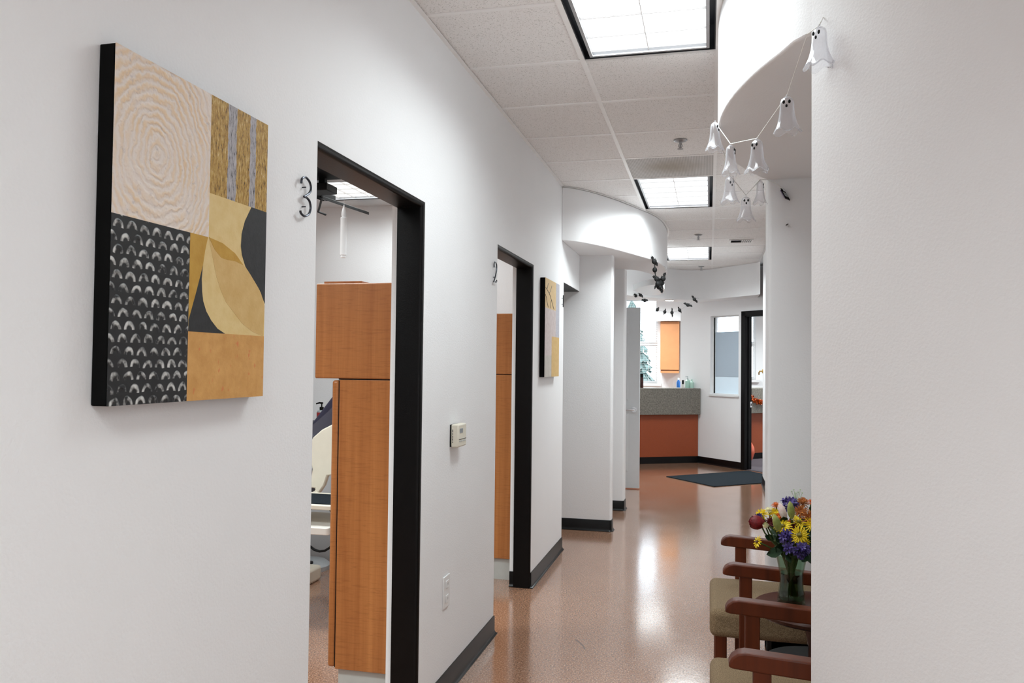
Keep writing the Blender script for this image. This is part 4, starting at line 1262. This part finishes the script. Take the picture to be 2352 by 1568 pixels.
cluster('statice', (.317, 3.41, .926), .028, 26, .016, 'purple statice at the top of the bouquet', 'petal_purple')
cluster('statice', (.283, 3.26, .830), .024, 20, .013, 'purple statice low in the middle of the bouquet', 'petal_purple')
cluster('statice', (.340, 3.25, .785), .028, 26, .013, 'purple statice below the large daisy', 'petal_purple')
cluster('statice', (.298, 3.26, .785), .020, 12, .014, 'purple statice just above the vase', 'petal_purple')
cluster('statice', (.193, 3.34, .888), .012, 8, .010, 'purple statice peeking out behind the red rose', 'petal_purple')
# leaves
def leaf_thing(pos, dirv, L, w_, label):
    T = thing('leaf_sprig', pos, label, 'leaf', 'green leaves of the bouquet')
    m = MB(); dv = Vector(dirv).normalized(); sd = dv.cross(Vector((0, -1, .4))).normalized(); up = sd.cross(dv)
    prof = [(0, .05), (.2, .6), (.45, 1), (.7, .8), (.9, .35), (1, .03)]
    vs = []
    for u, q in prof:
        c = Vector(pos) + dv * L * u - Vector((0, 0, 1)) * L * .2 * u * u
        vs += [c + sd * w_ * q + up * .004, c, c - sd * w_ * q + up * .004]
    fs = []
    for i in range(len(prof) - 1):
        fs += [(i * 3, i * 3 + 1, i * 3 + 4, i * 3 + 3), (i * 3 + 1, i * 3 + 2, i * 3 + 5, i * 3 + 4)]
    build('blade', m.add(vs, fs), 'leaf_green', T)
    stem_to(T, pos, dirv)
lv = [((.275, 3.29, .760), (-1, -.3, .05), .062, .021, 'broad dark leaf hanging over the left of the vase rim'),
      ((.300, 3.27, .748), (-.3, -.8, .15), .055, .022, 'dark leaf at the front of the vase rim'),
      ((.345, 3.28, .752), (.4, -.8, .1), .055, .022, 'dark leaf over the right front of the vase rim'),
      ((.360, 3.31, .765), (.8, -.4, -.5), .075, .024, 'dark leaf drooping at the right of the vase'),
      ((.30, 3.31, .80), (-.5, -.5, .5), .06, .02, 'dark leaf inside the bouquet on the left'),
      ((.34, 3.31, .80), (.5, -.5, .5), .06, .022, 'dark leaf inside the bouquet on the right'),
      ((.385, 3.36, .90), (.4, -.4, .6), .055, .02, 'dark leaf near the top right of the bouquet'),
      ((.285, 3.32, .87), (-.1, -.5, .6), .05, .016, 'dark leaf under the pink lily bud'),
      ((.245, 3.31, .80), (-.7, -.4, .6), .05, .014, 'dark leaf beneath the red rose'),
      ((.32, 3.27, .775), (0, -.9, .3), .05, .022, 'dark leaf in front of the stems'),
      ((.375, 3.30, .83), (.7, -.6, .1), .06, .022, 'dark leaf beside the yellow pompon')]
for a in lv: leaf_thing(*a)
lrng = random.Random(5)
side = ('left', 'right'); depth = ('front', 'back'); lev = ('low', 'middle', 'high')
for i, (sx, dp, le) in enumerate([(a, b, c) for a in (0, 1) for b in (0, 1) for c in (0, 1, 2)]):
    p_ = (VC[0] + (-.035 if sx == 0 else .035), VC[1] + (-.05 if dp == 0 else .03), .76 + .035 * le)
    leaf_thing(p_, ((-.6 if sx == 0 else .6) + lrng.uniform(-.3, .3), (-.6 if dp == 0 else .3), .5 + .2 * le), .065, .023,
               'dark green leaf filling the bouquet, %s %s, %s layer' % (depth[dp], side[sx], lev[le]))
T = thing('sprig', (.345, 3.44, .93), 'thin pale green sprig sticking up from the bouquet', 'sprig')
m = MB()
for k in range(6):
    x_ = .345 + (k - 2.5) * .008
    m.tube([(.345, 3.44, .90), (.345 + (x_ - .345) * .5, 3.44, .945), (x_, 3.44, .972 + .008 * math.sin(k * 2))], .0009, 4)
    m.ball((x_, 3.44, .974 + .008 * math.sin(k * 2)), .0028, seg=6, rings=4)
build('sprays', m, 'sprig_green', T)
build('spear', MB().lathe([(.001, .90), (.007, .92), (.007, .935), (.001, .965)], (.337, 3.44, 0), 8), 'sprig_green', T)
stem_to(T, (.345, 3.44, .90), (0, 0, 1))

# ------------------------------------------------------------------ ghost garland
def make_ghost():
    m = MB()
    prof = [(.001, .0), (.010, -.002), (.018, -.009), (.0215, -.022), (.022, -.040), (.0245, -.062), (.030, -.085), (.037, -.102), (.043, -.112)]
    def wave(r, z, a):
        k = max(0, (-z - .055) / .057)
        return r * (1 + .10 * k * math.cos(5 * a)), z - .007 * k * math.cos(5 * a + 1)
    vs, fs = [], []
    sg = 30; n_ = len(prof)
    for (r_, z_) in prof:
        for k in range(sg):
            a = 2 * PI * k / sg
            rr, zz = wave(r_, z_, a)
            vs.append((rr * math.cos(a), rr * .8 * math.sin(a), zz))
    for i in range(n_ - 1):
        for k in range(sg):
            fs.append((i * sg + k, (i + 1) * sg + k, (i + 1) * sg + (k + 1) % sg, i * sg + (k + 1) % sg))
    m.add(vs, fs)
    root = bpy.data.objects.new('ghost_ornament', None); COL.objects.link(root)
    b = build('body', m, 'clear_plastic', root, angle=70, local=True)
    so = b.modifiers.new('solid', 'SOLIDIFY'); so.thickness = .0018
    for (x_, z_, q) in ((-.0085, -.021, 1), (.0085, -.021, 1), (.0, -.034, .85)):
        build('eye' if z_ > -.03 else 'mouth', MB().ball((x_, -.0172 + abs(x_) * .16 - .0005, z_), .0042 * q, .0018, .0062 * q, 10, 6), 'black_plastic', root, local=True)
    build('loop', MB().tube([(0, 0, -.002), (0, 0, .006)], .0035, 8), 'clear_plastic', root, local=True)
    return root
g0 = make_ghost()
ghosts = [((.296, 2.375, 2.430), -40, 0, 'clear plastic ghost resting on the near right wall, with shadow'),
          ((.234, 2.648, 2.326), -10, 0, 'clear plastic ghost hanging second from the near right wall'),
          ((.159, 2.931, 2.272), -35, 0, 'clear plastic ghost hanging third from the near right wall, in the low of the swag'),
          ((.077, 3.243, 2.340), 75, 0, 'clear plastic ghost seen side-on just right of the soffit apex'),
          ((.018, 3.36, 2.468), 60, 0, 'clear plastic ghost leaning on the soffit apex'),
          ((.082, 3.609, 2.300), 140, 0, 'clear plastic ghost lowest below the soffit apex, faceless'),
          ((.162, 3.895, 2.268), 5, 0, 'clear plastic ghost with three black face dots, lowest of all'),
          ((.243, 4.188, 2.405), 85, 0, 'faint clear plastic ghost closest to the far wall corner')]
for i, (loc, rz, tl, lb) in enumerate(ghosts):
    if i == 0:
        g = g0
    else:
        g = g0.copy(); COL.objects.link(g)
        for ch in [c for c in bpy.data.objects if c.parent == g0]:
            c = ch.copy(); COL.objects.link(c); c.parent = g
    g.location = loc; g.rotation_euler = (math.radians(tl), 0, math.radians(rz))
    tag(g, lb, 'ghost', 'clear plastic ghosts on the garland')
st = [(.312, 2.418, 2.475), (.296, 2.375, 2.434), (.272, 2.445, 2.440), (.234, 2.648, 2.330), (.159, 2.931, 2.276), (.077, 3.243, 2.345), (.020, 3.38, 2.472), (.04, 3.47, 2.41),
      (.066, 3.551, 2.36), (.082, 3.609, 2.306), (.162, 3.895, 2.275), (.243, 4.188, 2.409), (.285, 4.34, 2.443), (.335, 4.348, 2.42), (.365, 4.347, 2.395)]
o = build('ghost_string', MB().tube(st, .0017, 6), 'string_white')
tag(o, 'thin white string of the ghost garland along the bowed soffit', 'string')
T = thing('battery_box', (.375, 4.357, 2.33), 'small black and clear battery box hung on the far alcove wall', 'battery box')
def tilt(x_, z_): 
    a = math.radians(28); return (.375 + x_ * math.cos(a) + z_ * math.sin(a) * -1, 2.362 + x_ * math.sin(a) * -1 * -0 + z_ * math.cos(a) - x_ * .45)
def tq(pts, y0_, y1_): return MB().slab([(tilt(a, b)[0], y0_, tilt(a, b)[1]) for a, b in pts], (0, y1_ - y0_, 0))
build('case', tq([(-.014, -.028), (.014, -.028), (.014, .022), (-.014, .022)], 4.335, 4.355), 'black_plastic', T, bevel=.002)
build('clear_lid', tq([(-.008, -.014), (.011, -.014), (.011, .012), (-.008, .012)], 4.332, 4.335), 'clear_base', T, smooth=False)
build('hook', tq([(-.006, .024), (.004, .024), (.004, .036), (-.006, .036)], 4.342, 4.350), 'black_plastic', T, smooth=False)
build('side_strip', tq([(-.017, -.026), (-.014, -.026), (-.014, .018), (-.017, .018)], 4.338, 4.354), 'purple_lights', T, smooth=False)
o = build('wall_hook', MB().slab([(.380, 4.340, 2.203), (.391, 4.340, 2.209), (.391, 4.340, 2.212), (.380, 4.340, 2.206)], (0, .016, 0)), 'black_plastic', smooth=False)
tag(o, 'tiny black hook below the battery box', 'hook')

# ------------------------------------------------------------------ bat garlands
def make_bat(name):
    root = bpy.data.objects.new(name, None); COL.objects.link(root)
    build('body', MB().ball((0, 0, 0), .026, .022, .025, 14, 9), 'bat_black', root, local=True)
    for sg in (-1, 1):
        w_ = [(.018, .010), (.034, .022), (.052, .020), (.070, -.002), (.060, -.002), (.052, -.010), (.044, -.004), (.034, -.012), (.020, -.006)]
        build('wing', MB().slab([(sg * a, -.001, b) for a, b in w_], (0, .002, 0)), 'bat_black', root, local=True, smooth=False)
        build('ear', MB().add([(sg * .006, -.003, .021), (sg * .016, -.003, .017), (sg * .013, .003, .019), (sg * .013, 0, .034)], [(0, 1, 3), (1, 2, 3), (2, 0, 3), (0, 2, 1)]), 'bat_black', root, local=True, smooth=False)
    return root
b0 = make_bat('bat_ornament')
bats = [((-.503, 7.58, 2.442), (10, 35, 60), 'black bat, topmost of the cluster on the left soffit'),
        ((-.499, 7.6, 2.366), (0, 75, 75), 'black bat, second from the top of the left soffit cluster'),
        ((-.480, 7.6, 2.279), (0, 15, 55), 'black bat, third down in the left soffit cluster'),
        ((-.458, 7.6, 2.206), (30, 60, 40), 'black bat, lowest in the left soffit cluster'),
        ((-.470, 7.57, 2.232), (20, -50, 50), 'black bat, left one at the bottom of the soffit cluster'),
        ((-.434, 7.62, 2.243), (0, 80, 70), 'black bat in the middle of the tangle on the soffit cluster'),
        ((-.422, 7.6, 2.283), (0, -60, 40), 'black bat, right one of the cluster with a raised wing'),
        ((-1.012, 11.4, 2.451), (0, 10, 75), 'black bat, leftmost on the far swag'),
        ((-.946, 11.4, 2.462), (20, 30, 60), 'black bat, second from the left on the far swag'),
        ((-.885, 11.4, 2.382), (0, 0, 50), 'black bat, third from the left on the far swag'),
        ((-.709, 11.4, 2.253), (0, -25, 70), 'black bat, fourth from the left on the far swag'),
        ((-.607, 11.4, 2.222), (0, -40, 75), 'black bat left of the lowest point of the far swag'),
        ((-.509, 11.4, 2.212), (0, 85, 60), 'black bat at the lowest point of the far swag'),
        ((-.405, 11.4, 2.245), (0, 35, 65), 'black bat, third from the right on the far swag'),
        ((-.293, 11.4, 2.315), (0, 20, 15), 'black bat with both wings spread, second from the right on the far swag'),
        ((-.205, 11.4, 2.393), (0, 45, 35), 'black bat, rightmost on the far swag')]
for i, (loc, rot, lb) in enumerate(bats):
    if i == 0:
        g = b0
    else:
        g = b0.copy(); COL.objects.link(g)
        for ch in [c for c in bpy.data.objects if c.parent == b0]:
            c = ch.copy(); COL.objects.link(c); c.parent = g
    g.location = loc; g.rotation_euler = tuple(math.radians(a) for a in rot)
    tag(g, lb, 'bat', 'black bats on the garlands')
o = build('bat_string', MB().tube([(-.535, 7.56, 2.52)] + [b[0] for b in bats[:5]] + [bats[5][0], bats[6][0], (-.40, 7.7, 2.379), (-.44, 8.1, 2.46)], .0012, 5), 'string_grey')
tag(o, 'thin string of the bat cluster on the left soffit', 'string')
o = build('bat_string', MB().tube([(-1.065, 11.36, 2.5)] + [b[0] for b in bats[7:]] + [(-.165, 11.6, 2.43), (-.15, 12.13, 2.455)], .0012, 5), 'string_grey')
tag(o, 'thin string of the far bat swag', 'string')

# ------------------------------------------------------------------ outdoors
for (x_, y_, h_, r_, lb) in ((-1.75, 21.5, 2.3, .55, 'evergreen outside the reception window, the nearer one'), (-2.3, 24.5, 3.6, .9, 'taller evergreen farther outside the reception window')):
    T = thing('evergreen_tree', (x_, y_, 0), lb, 'tree', 'evergreens outside the window')
    m = MB()
    nl = 9
    trg = random.Random(int(x_ * -100))
    for i in range(nl):
        za = .25 + (h_ - .25) * i / nl
        rr = r_ * (1 - i / nl) + .05
        for k in range(16):
            a = 2 * PI * k / 16 + trg.uniform(-.2, .2)
            q = rr * trg.uniform(.8, 1.1)
            c = Vector((x_, y_, za + .25)); tip = Vector((x_ + q * math.cos(a), y_ + q * math.sin(a), za + trg.uniform(-.1, .05)))
            sd = Vector((-math.sin(a), math.cos(a), 0)) * rr * .22
            m.add([c, tip + sd, tip - sd, tip + Vector((0, 0, -.05))], [(0, 1, 2), (1, 3, 2), (0, 3, 1), (0, 2, 3)])
    build('foliage', m, 'evergreen', T, smooth=False)
    build('trunk', MB().tube([(x_, y_, 0), (x_, y_, h_ - .2)], [.07, .02], 8), 'chair_wood', T)
struct('ground_outside', MB().box(-14, 14, 15.7, 40, -.15, -.05), 'toe_grey', 'pale paved ground outside the windows', smooth=False)
